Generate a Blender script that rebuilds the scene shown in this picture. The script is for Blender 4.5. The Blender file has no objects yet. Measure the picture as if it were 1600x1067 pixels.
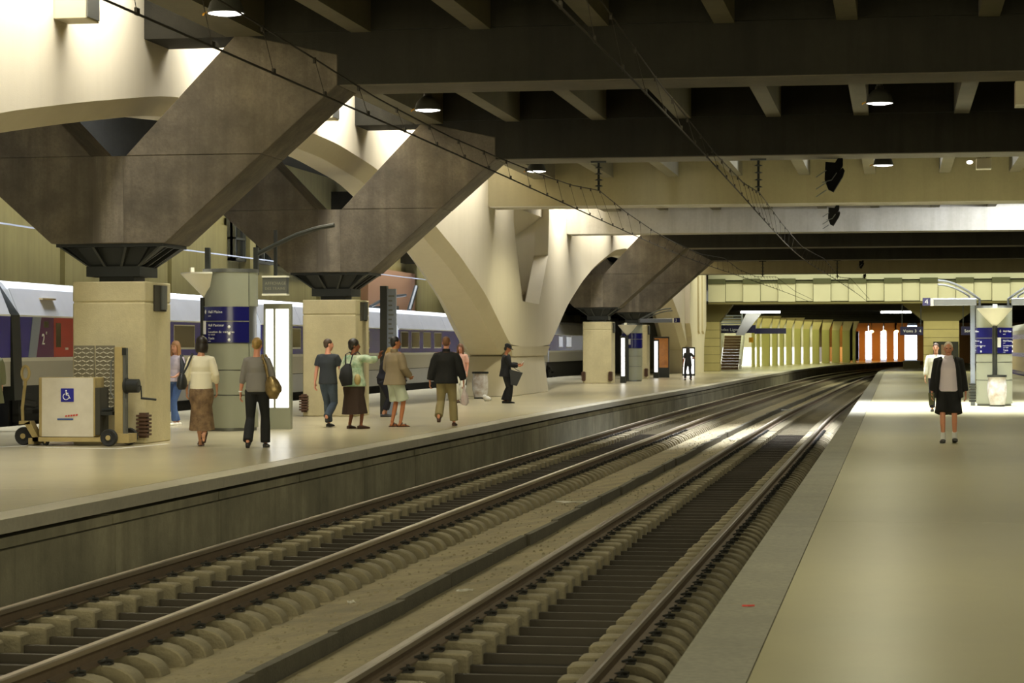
import bpy, bmesh, math, random
import numpy as np
from mathutils import Vector, Matrix

random.seed(7)
scene = bpy.context.scene
COL = scene.collection
PI = math.pi

# ---------------------------------------------------------------- camera
F_PX = 3600.0
YAW, PITCH, ROLL = math.radians(9.446), math.radians(0.141), -0.0020
cam_data = bpy.data.cameras.new('camera')
cam_data.sensor_width = 36.0
cam_data.lens = F_PX / 1600.0 * 36.0
cam_data.clip_start, cam_data.clip_end = 0.1, 1500
cam = bpy.data.objects.new('camera', cam_data)
COL.objects.link(cam)
fwd = Vector((-math.sin(YAW) * math.cos(PITCH), math.cos(YAW) * math.cos(PITCH), math.sin(PITCH)))
rgt = Vector((math.cos(YAW), math.sin(YAW), 0))
upv = rgt.cross(fwd)
cr_, sr_ = math.cos(ROLL), math.sin(ROLL)
r2 = rgt * cr_ + upv * sr_
u2 = upv * cr_ - rgt * sr_
m = Matrix((r2, u2, -fwd)).transposed().to_4x4()
m.translation = (0, 0, 1.6)
cam.matrix_world = m
cam_data.dof.use_dof = True
cam_data.dof.focus_distance = 36.0
cam_data.dof.aperture_fstop = 7.0
scene.camera = cam

# ---------------------------------------------------------------- world, exposure
world = bpy.data.worlds.new('sky')
scene.world = world
world.use_nodes = True
wn = world.node_tree.nodes
bg = wn['Background']
bg.inputs[0].default_value = (0.80, 0.88, 1.0, 1)
bg.inputs[1].default_value = 4.0
scene.view_settings.view_transform = 'Standard'
scene.view_settings.look = 'None'
scene.view_settings.gamma = 1.0
scene.view_settings.use_curve_mapping = False
scene.view_settings.exposure = 0.0
try:
    scene.cycles.use_denoising = True
    scene.cycles.max_bounces = 7
    scene.cycles.diffuse_bounces = 4
    scene.cycles.glossy_bounces = 3
    scene.cycles.sample_clamp_indirect = 6.0
    scene.cycles.caustics_reflective = False
    scene.cycles.caustics_refractive = False
except Exception:
    pass


def area(name, loc, sx, sy, power, color, rot=(0, 0, 0), spread=180):
    l = bpy.data.lights.new(name, 'AREA')
    l.shape = 'RECTANGLE'
    l.size, l.size_y = sx, sy
    l.energy = power
    l.color = color
    l.spread = math.radians(spread)
    o = bpy.data.objects.new(name, l)
    o.location = loc
    o.rotation_euler = rot
    COL.objects.link(o)
    return o


WARM = (1.0, 0.95, 0.66)
YGREEN = (0.95, 0.95, 0.48)
COOL = (0.88, 0.93, 1.0)
WHITE = (1.0, 0.93, 0.78)
# daylight wells along the arch wall (above the gap between deck and wall), one per bay
for i, (y0, y1, p) in enumerate([(16, 36, 1350), (39, 51.5, 1050), (54, 69, 950), (71.3, 73.3, 110), (82.8, 86.6, 480), (89, 100, 700), (102, 114, 600), (117, 136, 900)]):
    area('skylight_lamp', (-11.35, (y0 + y1) / 2, 8.5), 0.7, y1 - y0 - 0.6, p, (1.0, 0.97, 0.88), rot=(0, math.radians(42), 0), spread=130)
# daylight over the left train, unseen fill added to brighten the wall behind it
area('skylight_lamp', (-19.3, 75, 8.3), 1.6, 100, 5200, COOL, spread=75)
area('wall_fill', (-22.8, 75, 8.3), 0.8, 100, 1300, WARM, rot=(0, math.radians(25), 0), spread=110)
# daylight wells above the tracks between the second and third, third and fourth beams
area('skylight_lamp', (1.0, 62.2, 8.25), 13.0, 10.8, 6000, COOL, spread=62)
area('skylight_lamp', (-6.8, 62.5, 8.25), 2.0, 13.5, 300, COOL, spread=62)
area('beam_fill', (10.0, 82.3, 6.74), 13.0, 0.25, 2300, COOL, rot=(math.radians(82), 0, 0))  # unseen strip added to brighten the face of the fourth beam
area('skylight_lamp', (-4.0, 79.5, 8.25), 12.0, 9.0, 700, COOL)
# daylight well in front of the yellow girder, far hall lamps
area('skylight_lamp', (2, 143.5, 8.4), 26, 9, 2600, (1.0, 1.0, 0.72))
area('hall_light', (-9, 200, 3.9), 6, 80, 1700, YGREEN)
# unseen frontal fill added behind the viewpoint, standing for a lit concourse
area('front_fill', (-3, -12, 3.2), 30, 3.0, 4300, (1.0, 0.92, 0.58), rot=(math.radians(90), 0, 0))
area('hall_light', (-2.5, 256, 3.9), 8, 8, 500, (1.0, 0.42, 0.08))


# ---------------------------------------------------------------- helpers
def S(r, g, b):
    f = lambda c: (c / 255 / 12.92) if c / 255 <= 0.04045 else ((c / 255 + 0.055) / 1.055) ** 2.4
    return (f(r), f(g), f(b), 1.0)


def mat(name, col, rough=0.7, metal=0.0, noise=0.0, nscale=3.0, col2=None, streak=0.0, bump=0.0, bscale=40.0,
        emit=None, estr=0.0, fine=0.0, spec=0.5):
    mt = bpy.data.materials.new(name)
    mt.use_nodes = True
    nt = mt.node_tree
    bs = nt.nodes['Principled BSDF']
    bs.inputs['Roughness'].default_value = rough
    bs.inputs['Metallic'].default_value = metal
    bs.inputs['Specular IOR Level'].default_value = spec
    bs.inputs['Base Color'].default_value = col
    if emit:
        bs.inputs['Emission Color'].default_value = emit
        bs.inputs['Emission Strength'].default_value = estr
    if noise > 0 or streak > 0 or fine > 0 or bump > 0:
        tc = nt.nodes.new('ShaderNodeTexCoord')
        cur = None
        geo = nt.nodes.new('ShaderNodeNewGeometry')
        src = geo.outputs['Position']
        dark = col2 or tuple(c * 0.55 for c in col[:3]) + (1,)

        def layer(scale_vec, nsc, detail, lo, hi, fac, cur, c2):
            mp = nt.nodes.new('ShaderNodeMapping')
            mp.inputs['Scale'].default_value = scale_vec
            nt.links.new(src, mp.inputs['Vector'])
            nz = nt.nodes.new('ShaderNodeTexNoise')
            nz.inputs['Scale'].default_value = nsc
            nz.inputs['Detail'].default_value = detail
            nz.inputs['Roughness'].default_value = 0.6
            nt.links.new(mp.outputs[0], nz.inputs['Vector'])
            rmp = nt.nodes.new('ShaderNodeMapRange')
            rmp.inputs['From Min'].default_value = lo
            rmp.inputs['From Max'].default_value = hi
            rmp.inputs['To Min'].default_value = 0.0
            rmp.inputs['To Max'].default_value = fac
            nt.links.new(nz.outputs['Fac'], rmp.inputs['Value'])
            mx = nt.nodes.new('ShaderNodeMix')
            mx.data_type = 'RGBA'
            nt.links.new(rmp.outputs[0], mx.inputs['Factor'])
            if cur is None:
                mx.inputs['A'].default_value = col
            else:
                nt.links.new(cur, mx.inputs['A'])
            mx.inputs['B'].default_value = c2
            return mx.outputs['Result']

        if noise > 0:
            cur = layer((1, 1, 1), nscale, 5, 0.35, 0.7, noise, cur, dark)
        if streak > 0:
            cur = layer((2.2, 2.2, 0.14), 1.5, 7, 0.44, 0.66, streak, cur, dark)
        if fine > 0:
            cur = layer((1, 1, 1), nscale * 14, 3, 0.4, 0.7, fine, cur, dark)
        if cur is not None:
            nt.links.new(cur, bs.inputs['Base Color'])
        if bump > 0:
            nz = nt.nodes.new('ShaderNodeTexNoise')
            nz.inputs['Scale'].default_value = bscale
            nz.inputs['Detail'].default_value = 4
            nt.links.new(src, nz.inputs['Vector'])
            bp = nt.nodes.new('ShaderNodeBump')
            bp.inputs['Strength'].default_value = bump
            bp.inputs['Distance'].default_value = 0.02
            nt.links.new(nz.outputs['Fac'], bp.inputs['Height'])
            nt.links.new(bp.outputs[0], bs.inputs['Normal'])
    return mt


M = {}
M['floor'] = mat('platform screed', (0.44, 0.40, 0.225, 1), 0.30, noise=0.45, nscale=0.35, col2=(0.33, 0.295, 0.18, 1), fine=0.12)
M['floor2'] = mat('far platform screed', (0.53, 0.47, 0.30, 1), 0.24, noise=0.45, nscale=0.3, col2=(0.38, 0.33, 0.23, 1), fine=0.12)
M['coping'] = mat('granite coping', (0.27, 0.25, 0.18, 1), 0.6, noise=0.5, nscale=1.5, col2=(0.15, 0.142, 0.11, 1), fine=0.75)
M['coping2'] = mat('pale coping', (0.50, 0.47, 0.38, 1), 0.4, noise=0.4, nscale=1.0, fine=0.3)
M['pwall'] = mat('platform wall concrete', (0.38, 0.345, 0.235, 1), 0.75, noise=0.85, nscale=0.7, col2=(0.14, 0.13, 0.09, 1), streak=0.45, fine=0.2, bump=0.2)
M['dark_gap'] = mat('dark recess', (0.05, 0.045, 0.03, 1), 0.9)
M['bed'] = mat('track bed', (0.022, 0.018, 0.011, 1), 0.9, noise=0.7, nscale=2.0, col2=(0.018, 0.014, 0.01, 1), fine=0.4, bump=0.3)
M['dust'] = mat('dusty slab', (0.29, 0.24, 0.13, 1), 0.85, noise=0.95, nscale=1.3, col2=(0.15, 0.125, 0.075, 1), fine=0.6, bump=0.5)
M['kerb'] = mat('dark kerb board', (0.09, 0.08, 0.055, 1), 0.8, noise=0.7, nscale=4, fine=0.4, bump=0.4)
M['sleeper'] = mat('sleeper concrete', (0.235, 0.20, 0.125, 1), 0.85, noise=0.6, nscale=5, col2=(0.16, 0.14, 0.09, 1), fine=0.3, bump=0.4)
M['tie'] = mat('rusty tie bar', (0.038, 0.029, 0.017, 1), 0.7, noise=0.5, nscale=6)
M['clip'] = mat('rail clip steel', (0.025, 0.024, 0.020, 1), 0.6, metal=0.3)
M['rail_web'] = mat('rusty rail web', (0.13, 0.09, 0.055, 1), 0.75, noise=0.5, nscale=4, fine=0.3)
M['rail_head'] = mat('worn rail head', (0.42, 0.36, 0.29, 1), 0.32, metal=0.75, noise=0.3, nscale=2)
M['vcon'] = mat('stained column concrete', (0.185, 0.152, 0.106, 1), 0.75, noise=0.95, nscale=1.5, col2=(0.072, 0.060, 0.042, 1), streak=0.6, fine=0.35, bump=0.45, bscale=14)
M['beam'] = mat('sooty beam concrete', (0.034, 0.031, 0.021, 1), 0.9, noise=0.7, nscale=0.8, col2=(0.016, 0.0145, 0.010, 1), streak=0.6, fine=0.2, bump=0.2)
M['beam_lit'] = mat('pale lit beam concrete', (0.55, 0.52, 0.45, 1), 0.75, noise=0.4, nscale=0.8, col2=(0.28, 0.25, 0.18, 1), streak=0.3, fine=0.15)  # copy of the beam concrete, lightened to paint in skylight and bounce
M['soffit'] = mat('board marked soffit with bounce light', (0.17, 0.148, 0.108, 1), 0.85, noise=0.6, nscale=1.2, col2=(0.10, 0.088, 0.064, 1), fine=0.3)  # lighter than the beam faces: floor bounce painted into the colour
M['matt_black'] = mat('matt black', (0.007, 0.007, 0.007, 1), 0.95, spec=0.1)
M['drip'] = mat('drip streaked concrete', (0.26, 0.22, 0.16, 1), 0.8, noise=0.8, nscale=2.5, col2=(0.10, 0.083, 0.06, 1), streak=0.95, fine=0.4)
M['beam_tan_lit'] = mat('tan lit beam concrete', (0.30, 0.255, 0.14, 1), 0.75, noise=0.4, nscale=0.8, col2=(0.20, 0.17, 0.095, 1), streak=0.3, fine=0.15)  # tan copy of the beam concrete, lightened to paint in the light there
M['joist'] = mat('joist concrete', (0.17, 0.15, 0.095, 1), 0.8, noise=0.4, nscale=0.8, streak=0.2, fine=0.2)
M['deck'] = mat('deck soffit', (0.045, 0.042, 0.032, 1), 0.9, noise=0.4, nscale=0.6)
M['arch'] = mat('cream arch concrete', (0.70, 0.63, 0.48, 1), 0.65, noise=0.25, nscale=0.5, col2=(0.55, 0.49, 0.36, 1), streak=0.15, fine=0.06, bump=0.1)
M['pier'] = mat('board marked pier concrete', (0.64, 0.56, 0.33, 1), 0.7, noise=0.6, nscale=1.1, col2=(0.44, 0.38, 0.22, 1), streak=0.2, fine=0.25, bump=0.2)
M['black'] = mat('black steel', (0.018, 0.020, 0.018, 1), 0.45, metal=0.2)
M['grey_steel'] = mat('grey steel', (0.16, 0.165, 0.155, 1), 0.4, metal=0.6)
M['alu'] = mat('aluminium', (0.26, 0.27, 0.29, 1), 0.35, metal=0.7)
M['rib_steel'] = mat('dark rib steel', (0.05, 0.052, 0.046, 1), 0.6, metal=0.2)
M['guard'] = mat('rusty ribbed guard', (0.11, 0.055, 0.03, 1), 0.8, noise=0.5, nscale=6)
M['wall'] = mat('olive wall panel', (0.36, 0.32, 0.15, 1), 0.8, noise=0.5, nscale=0.5, col2=(0.22, 0.19, 0.09, 1), streak=0.4)
M['rwall'] = mat('side wall concrete', (0.20, 0.18, 0.13, 1), 0.9)
M['glass_dark'] = mat('dark glass', (0.015, 0.018, 0.02, 1), 0.08)
M['t_white'] = mat('train white upper panel', (0.55, 0.55, 0.57, 1), 0.35, noise=0.3, nscale=0.8)
M['t_roof'] = mat('train pale roof', (0.78, 0.80, 0.84, 1), 0.4)
M['t_blue'] = mat('train blue paint', S(62, 54, 142), 0.25)
M['t_silver'] = mat('train silver stripe', S(140, 148, 165), 0.3)
M['t_purple'] = mat('train purple paint', S(96, 44, 88), 0.25)
M['t_red'] = mat('train red door', S(176, 56, 40), 0.28)
M['t_grey'] = mat('train grey lower panel', S(165, 160, 148), 0.4)
M['t_line'] = mat('train pale waist line', S(205, 202, 190), 0.4)
M['t_under'] = mat('train underframe', (0.02, 0.019, 0.017, 1), 0.8)
M['t_skirt'] = mat('train skirt', S(150, 150, 155), 0.35, noise=0.3, nscale=1)
M['t_beige'] = mat('train beige panel', S(190, 172, 138), 0.4)
M['t_win'] = mat('train window', (0.10, 0.075, 0.03, 1), 0.1, noise=0.5, nscale=1.2)
M['letter'] = mat('white lettering', (0.85, 0.85, 0.82, 1), 0.5)
M['sign_blue'] = mat('sign blue', S(24, 24, 92), 0.22)
M['sign_line'] = mat('sign divider', S(150, 150, 130), 0.4)
M['totem'] = mat('totem grey panel', S(148, 150, 132), 0.4, noise=0.15, nscale=1)
M['totem_post'] = mat('totem dark post', (0.02, 0.022, 0.018, 1), 0.4)
M['cream'] = mat('cream reflector', S(240, 236, 218), 0.5)
M['paper'] = mat('white paper', (0.80, 0.79, 0.74, 1), 0.8)
M['lit_panel'] = mat('backlit white panel', (0.9, 0.9, 0.9, 1), 0.4, emit=(1, 1, 1, 1), estr=1.5)
M['lamp_glow'] = mat('lamp lens', (1, 1, 1, 1), 0.4, emit=(1.0, 0.97, 0.9, 1), estr=6.0)
M['lamp_body'] = mat('lamp housing', (0.06, 0.058, 0.045, 1), 0.5)
M['tube_glow'] = mat('strip light tube', (1, 1, 1, 1), 0.4, emit=(1, 1, 0.97, 1), estr=9.0)
M['orange_glow'] = mat('sodium lamp', (1, 1, 1, 1), 0.4, emit=(1, 0.72, 0.25, 1), estr=8.0)
M['wire'] = mat('dark copper wire', (0.035, 0.028, 0.02, 1), 0.8)
M['wire_bright'] = mat('bright contact wire', (0.55, 0.58, 0.68, 1), 0.35, metal=0.5)
M['insul'] = mat('dark insulator', (0.012, 0.014, 0.011, 1), 0.7)
M['boxtan'] = mat('tan light box', (0.60, 0.54, 0.38, 1), 0.6)
M['lift_tan'] = mat('tan painted steel', S(176, 156, 104), 0.5, noise=0.3, nscale=6)
M['lift_white'] = mat('worn white cabinet', S(212, 204, 186), 0.45, noise=0.25, nscale=3, col2=S(150, 138, 112))
M['tread'] = mat('tread plate', S(128, 122, 104), 0.4, metal=0.4)
M['tread_hi'] = mat('raised tread', S(206, 200, 180), 0.4, metal=0.2)
M['rubber'] = mat('black rubber', (0.02, 0.02, 0.02, 1), 0.8)
M['icon_blue'] = mat('wheelchair sign blue', S(36, 36, 140), 0.35)
M['red_print'] = mat('red print', S(190, 60, 50), 0.5)
M['blue_print'] = mat('blue print', S(50, 80, 140), 0.5)
M['y_panel'] = mat('pale yellow girder panel', (0.62, 0.60, 0.42, 1), 0.6, noise=0.15, nscale=0.5)
M['y_green'] = mat('green girder band', (0.07, 0.075, 0.03, 1), 0.7)
M['y_top'] = mat('girder top strip', (0.50, 0.50, 0.36, 1), 0.7)
M['y_stone'] = mat('yellow stone block', (0.58, 0.50, 0.22, 1), 0.7, noise=0.3, nscale=1)
M['haunch'] = mat('dark olive haunch', (0.16, 0.14, 0.05, 1), 0.7)
M['olive_col'] = mat('olive far column', (0.42, 0.40, 0.12, 1), 0.6)
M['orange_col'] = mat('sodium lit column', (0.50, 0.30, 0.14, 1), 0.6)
M['brown'] = mat('stair brown', (0.20, 0.12, 0.07, 1), 0.7)
M['dark_sign'] = mat('dark blue board', S(22, 22, 60), 0.3)
M['yellow'] = mat('yellow plastic', S(220, 160, 20), 0.4)
M['poster'] = mat('orange poster', S(170, 110, 40), 0.3, noise=0.8, nscale=2.5, col2=S(90, 40, 10), emit=S(190, 120, 50), estr=0.25)
M['bag_clear'] = mat('translucent white bag', (0.72, 0.72, 0.74, 1), 0.2, noise=0.9, nscale=4.5, col2=(0.36, 0.27, 0.20, 1))
M['litter_mix'] = mat('mixed rubbish', (0.55, 0.45, 0.35, 1), 0.6, noise=0.8, nscale=12, col2=(0.2, 0.12, 0.1, 1))
M['salmon'] = mat('salmon wall panel', (0.55, 0.32, 0.22, 1), 0.7)
# people
M['skin'] = mat('skin', S(205, 150, 120), 0.55)
M['skin_tan'] = mat('tanned skin', S(180, 115, 75), 0.55)
M['skin_red'] = mat('reddish skin', S(216, 150, 122), 0.55)
M['skin_dark'] = mat('brown skin', S(130, 78, 50), 0.55)
M['eye'] = mat('eye', (0.02, 0.015, 0.012, 1), 0.3)
M['lip'] = mat('lips', S(150, 80, 70), 0.5)


class MB:
    """collects boxes, prisms, tubes and lathes into one bmesh; off is subtracted from every coordinate"""

    def __init__(self, off=(0, 0, 0)):
        self.bm = bmesh.new()
        self.off = Vector(off)

    def v(self, p):
        return self.bm.verts.new(Vector(p) - self.off)

    def face(self, pts):
        vs = [self.v(p) for p in pts]
        return self.bm.faces.new(vs)

    def hexa(self, p):
        v = [self.v(q) for q in p]
        for f in ((0, 3, 2, 1), (4, 5, 6, 7), (0, 1, 5, 4), (1, 2, 6, 5), (2, 3, 7, 6), (3, 0, 4, 7)):
            self.bm.faces.new([v[i] for i in f])
        return self

    def box(self, x0, x1, y0, y1, z0, z1):
        return self.hexa([(x0, y0, z0), (x1, y0, z0), (x1, y1, z0), (x0, y1, z0), (x0, y0, z1), (x1, y0, z1), (x1, y1, z1), (x0, y1, z1)])

    def prism(self, poly, axis, a, b):
        """poly: 2-D points; axis 'x': (y,z), 'y': (x,z), 'z': (x,y)"""
        def P(p, t):
            return {'x': (t, p[0], p[1]), 'y': (p[0], t, p[1]), 'z': (p[0], p[1], t)}[axis]
        A = [self.v(P(p, a)) for p in poly]
        B = [self.v(P(p, b)) for p in poly]
        n = len(poly)
        self.bm.faces.new(A[::-1])
        self.bm.faces.new(B)
        for i in range(n):
            j = (i + 1) % n
            self.bm.faces.new([A[i], A[j], B[j], B[i]])
        return self

    def tube(self, pts, r, n=8, side=None, cap=True):
        pts = [Vector(p) for p in pts]
        rs = r if isinstance(r, (list, tuple)) else [r] * len(pts)
        rings = []
        prev = None
        for i, p in enumerate(pts):
            t = (pts[min(i + 1, len(pts) - 1)] - pts[max(i - 1, 0)])
            t.normalize()
            if side is not None:
                a = Vector(side)
            elif prev is not None:
                a = prev
            else:
                a = Vector((1, 0, 0)) if abs(t.x) < 0.9 else Vector((0, 1, 0))
            a = a - t * a.dot(t)
            if a.length < 1e-5:
                a = t.orthogonal()
            a.normalize()
            prev = a
            b = t.cross(a)
            ra, rb = rs[i] if isinstance(rs[i], (tuple, list)) else (rs[i], rs[i])
            rings.append([self.v(p + self.off * 0 + a * (ra * math.cos(2 * PI * k / n)) + b * (rb * math.sin(2 * PI * k / n))) for k in range(n)])
        for i in range(len(rings) - 1):
            for k in range(n):
                k2 = (k + 1) % n
                self.bm.faces.new([rings[i][k], rings[i][k2], rings[i + 1][k2], rings[i + 1][k]])
        if cap:
            self.bm.faces.new(rings[0][::-1])
            self.bm.faces.new(rings[-1])
        return self

    def lathe(self, prof, c, n=16, a0=0.0, a1=2 * PI):
        full = abs(a1 - a0 - 2 * PI) < 1e-6
        m_ = n if full else n + 1
        rings = []
        for (r, z) in prof:
            rings.append([self.v((c[0] + r * math.cos(a0 + (a1 - a0) * k / n), c[1] + r * math.sin(a0 + (a1 - a0) * k / n), c[2] + z)) for k in range(m_)])
        for i in range(len(rings) - 1):
            for k in range(n):
                k2 = (k + 1) % m_
                self.bm.faces.new([rings[i][k], rings[i][k2], rings[i + 1][k2], rings[i + 1][k]])
        if full:
            if prof[0][0] > 1e-4:
                self.bm.faces.new(rings[0][::-1])
            if prof[-1][0] > 1e-4:
                self.bm.faces.new(rings[-1])
        return self

    def ball(self, c, r, seg=14, rot=None):
        mtx = Matrix.Translation(Vector(c) - self.off)
        if rot is not None:
            mtx = mtx @ rot.to_4x4()
        rr = r if isinstance(r, (tuple, list)) else (r, r, r)
        mtx = mtx @ Matrix.Diagonal((rr[0], rr[1], rr[2], 1))
        bmesh.ops.create_uvsphere(self.bm, u_segments=seg, v_segments=max(6, seg * 2 // 3), radius=1, matrix=mtx)
        return self

    def build(self, name, material, parent=None, smooth=False, bevel=0.0):
        if bevel > 0:
            bmesh.ops.bevel(self.bm, geom=self.bm.edges[:], offset=bevel, segments=1, affect='EDGES')
        bmesh.ops.recalc_face_normals(self.bm, faces=self.bm.faces[:])
        me = bpy.data.meshes.new(name)
        self.bm.to_mesh(me)
        self.bm.free()
        me.materials.append(material)
        if smooth:
            me.polygons.foreach_set('use_smooth', [True] * len(me.polygons))
            try:
                me.set_sharp_from_angle(angle=math.radians(42))
            except Exception:
                pass
        o = bpy.data.objects.new(name, me)
        COL.objects.link(o)
        if parent is not None:
            o.parent = parent
        return o


def tag(o, label=None, cat=None, group=None, kind=None):
    if label:
        o['label'] = label
    if cat:
        o['category'] = cat
    if group:
        o['group'] = group
    if kind:
        o['kind'] = kind
    return o


def thing(name, label, cat, loc=(0, 0, 0), rz=0.0, group=None, kind=None):
    o = bpy.data.objects.new(name, None)
    o.empty_display_size = 0.2
    COL.objects.link(o)
    o.location = loc
    o.rotation_euler = (0, 0, rz)
    return tag(o, label, cat, group, kind)


def copy_part(o, parent, loc=None):
    c = o.copy()
    COL.objects.link(c)
    c.parent = parent
    if loc is not None:
        c.location = loc
    return c


def copy_tree(o, parent=None):
    c = o.copy()
    COL.objects.link(c)
    if parent is not None:
        c.parent = parent
    for ch in list(o.children):
        copy_tree(ch, c)
    return c


# flat letter shapes, made once as plain meshes
GLYPH = {}


def make_glyphs(chars):
    tmp = []
    for ch in chars:
        cu = bpy.data.curves.new('glyph', 'FONT')
        cu.body = ch
        cu.size = 1.0
        cu.extrude = 0.02
        cu.resolution_u = 2
        o = bpy.data.objects.new('glyph', cu)
        COL.objects.link(o)
        tmp.append((ch, o, cu))
    bpy.context.view_layer.update()
    dg = bpy.context.evaluated_depsgraph_get()
    for ch, o, cu in tmp:
        me = bpy.data.meshes.new_from_object(o.evaluated_get(dg))
        vs = [v.co.copy() for v in me.vertices]
        fs = [tuple(p.vertices) for p in me.polygons]
        w = max([v.x for v in vs], default=.3)
        GLYPH[ch] = (vs, fs, w + .07)
        bpy.data.meshes.remove(me)
        bpy.data.objects.remove(o)
        bpy.data.curves.remove(cu)


make_glyphs(sorted(set('Hall Maine exit Pasteur Location de voitures car rental Taxis cabs 2e34 AFFICHAGE DES TRAINS Voies Sortie Grandes Lignes') - {' '}))


def glyph_mesh(body, size, place, material, parent, name='lettering'):
    """place(x, y, z) maps flat letter coordinates (already scaled) to the parent's space"""
    bm = bmesh.new()
    x = 0.0
    for ch in body:
        if ch == ' ':
            x += .32
            continue
        vs, fs, w = GLYPH[ch]
        nv = [bm.verts.new(place((x + v.x) * size, v.y * size, v.z * size)) for v in vs]
        for f in fs:
            try:
                bm.faces.new([nv[i] for i in f])
            except ValueError:
                pass
        x += w
    me = bpy.data.meshes.new(name)
    bm.to_mesh(me)
    bm.free()
    me.materials.append(material)
    o = bpy.data.objects.new(name, me)
    COL.objects.link(o)
    o.parent = parent
    return o


def text_width(body, size):
    return size * sum(.32 if c == ' ' else GLYPH[c][2] for c in body)


def text(body, size, loc, rot, material, parent, name='lettering', ext=0.003, align='LEFT'):
    from mathutils import Euler
    R_ = Euler(rot).to_matrix()
    dx = -text_width(body, size) / 2 if align == 'CENTER' else 0.0
    L_ = Vector(loc)
    return glyph_mesh(body, size, lambda x, y, z: R_ @ Vector((x + dx, y, z)) + L_, material, parent, name)


# ---------------------------------------------------------------- track alignment (curves right far away)
def smooth_curve(ctrl):
    ys = np.arange(-20, 330, 1.0)
    v = np.interp(ys, [c[0] for c in ctrl], [c[1] for c in ctrl])
    k = np.ones(21) / 21
    vp = np.concatenate([np.full(10, v[0]), v, np.linspace(v[-1], v[-1] + 10 * (v[-1] - v[-2]), 10)])
    v = np.convolve(vp, k, mode='valid')
    return lambda y: float(np.interp(y, ys, v))


CL = smooth_curve([(-20, 0), (62, 0), (91, 0.65), (110, 0.8), (163, 1.6), (196, 2.9), (245, 8.2), (280, 15), (330, 27)])
CT = smooth_curve([(-20, 0), (72, 0), (91, 0.3), (110, 0.5), (163, 1.45), (196, 2.9), (245, 8.2), (280, 15), (330, 27)])
CR = smooth_curve([(-20, 0), (150, 0), (170, 0.5), (196, 2.6), (245, 8.2), (280, 15), (330, 27)])
LE, RE = -8.22, -1.09           # platform edges
LT, RT_ = -6.38, -2.70          # track centres
RAILTOP, GROUND = -0.50, -0.82


def strip(name, material, f0, f1, y0, y1, z0, z1, parent=None, step=4.0, off=(0, 0, 0)):
    """a slab that follows the curve: x from f0(y) to f1(y)"""
    b = MB(off)
    n = max(1, int(math.ceil((y1 - y0) / step)))
    prev = None
    for i in range(n + 1):
        y = y0 + (y1 - y0) * i / n
        ring = [b.v((f0(y), y, z0)), b.v((f1(y), y, z0)), b.v((f1(y), y, z1)), b.v((f0(y), y, z1))]
        if prev:
            for k in range(4):
                k2 = (k + 1) % 4
                b.bm.faces.new([prev[k], prev[k2], ring[k2], ring[k]])
        else:
            b.bm.faces.new(ring[::-1])
        prev = ring
    b.bm.faces.new(prev)
    return b.build(name, material, parent)


# ---------------------------------------------------------------- ground and platforms
bed = strip('track_bed', M['bed'], lambda y: -25.0, lambda y: 24.0, -15, 320, GROUND - 0.3, GROUND, step=40)
tag(bed, kind='structure')
bed['label'] = 'dark track bed between the two platforms'

# left platform
floorL = strip('floor', M['dark_gap'], lambda y: -17.9, lambda y: LE - 0.30 + CL(y), 4, 300, GROUND, -0.12)
tag(floorL, kind='structure')
floorL['label'] = 'left platform with pale worn screed and concrete edge wall'
joints = [4, 14.5, 25, 35.6, 46.2, 56.8, 67.4, 78, 88.6, 99.2, 110, 125, 140, 160, 185, 210, 240, 300]
for a, b_ in zip(joints[:-1], joints[1:]):
    strip('floor_slab', M['floor2'], lambda y: -17.9, lambda y: LE - 0.415 + CL(y), a + 0.006, b_ - 0.006, -0.12, 0.0, floorL)
y = 8.0
while y < 128:
    ln = 1.96 if y < 90 else 6.0
    strip('coping_slab', M['coping2'], lambda t: LE - 0.405 + CL(t), lambda t: LE + CL(t), y, y + ln - 0.008, -0.135, 0.0, floorL, step=7)
    y += ln
strip('coping_slab', M['coping2'], lambda t: LE - 0.405 + CL(t), lambda t: LE + CL(t), y, 300, -0.135, 0.0, floorL)
# fascia and wall panels under the coping
y = 8.0
while y < 122:
    ln = 3.92 if y < 90 else 8.0
    strip('fascia_panel', M['pwall'], lambda t: LE - 0.3 + CL(t), lambda t: LE - 0.06 + CL(t), y + 0.03, y + ln - 0.03, -0.285, -0.185, floorL)
    strip('wall_panel', M['pwall'], lambda t: LE - 0.3 + CL(t), lambda t: LE - 0.035 + CL(t), y + 0.012, y + ln - 0.012, GROUND, -0.30, floorL)
    y += ln
strip('wall_panel', M['pwall'], lambda t: LE - 0.3 + CL(t), lambda t: LE - 0.05 + CL(t), y, 300, GROUND, -0.17, floorL)

# right platform
floorR = strip('floor', M['dark_gap'], lambda y: RE + 0.25 + CR(y), lambda y: 6.75, -14, 236, GROUND, -0.12)
tag(floorR, kind='structure')
floorR['label'] = 'right platform with olive screed and granite coping'
jr = [-14, 0.5, 10.9, 21.3, 31.7, 42.1, 52.5, 62.9, 73.3, 83.7, 94.1, 110, 130, 150, 175, 205, 236]
for a, b_ in zip(jr[:-1], jr[1:]):
    strip('floor_slab', M['floor'], lambda y: RE + 0.390 + CR(y), lambda y: 6.75, a + 0.005, b_ - 0.005, -0.12, 0.0, floorR)
y = 4.0
while y < 118:
    ln = 2.07 if y < 80 else 6.2
    strip('coping_slab', M['coping'], lambda t: RE + CR(t), lambda t: RE + 0.385 + CR(t), y + 0.006, y + ln - 0.006, -0.14, 0.004, floorR, step=7)
    y += ln
strip('coping_slab', M['coping'], lambda t: RE + CR(t), lambda t: RE + 0.385 + CR(t), y, 236, -0.14, 0.004, floorR)
strip('wall_panel', M['pwall'], lambda t: RE + 0.1 + CR(t), lambda t: RE + 0.25 + CR(t), 0, 236, GROUND, -0.14, floorR)

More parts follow.
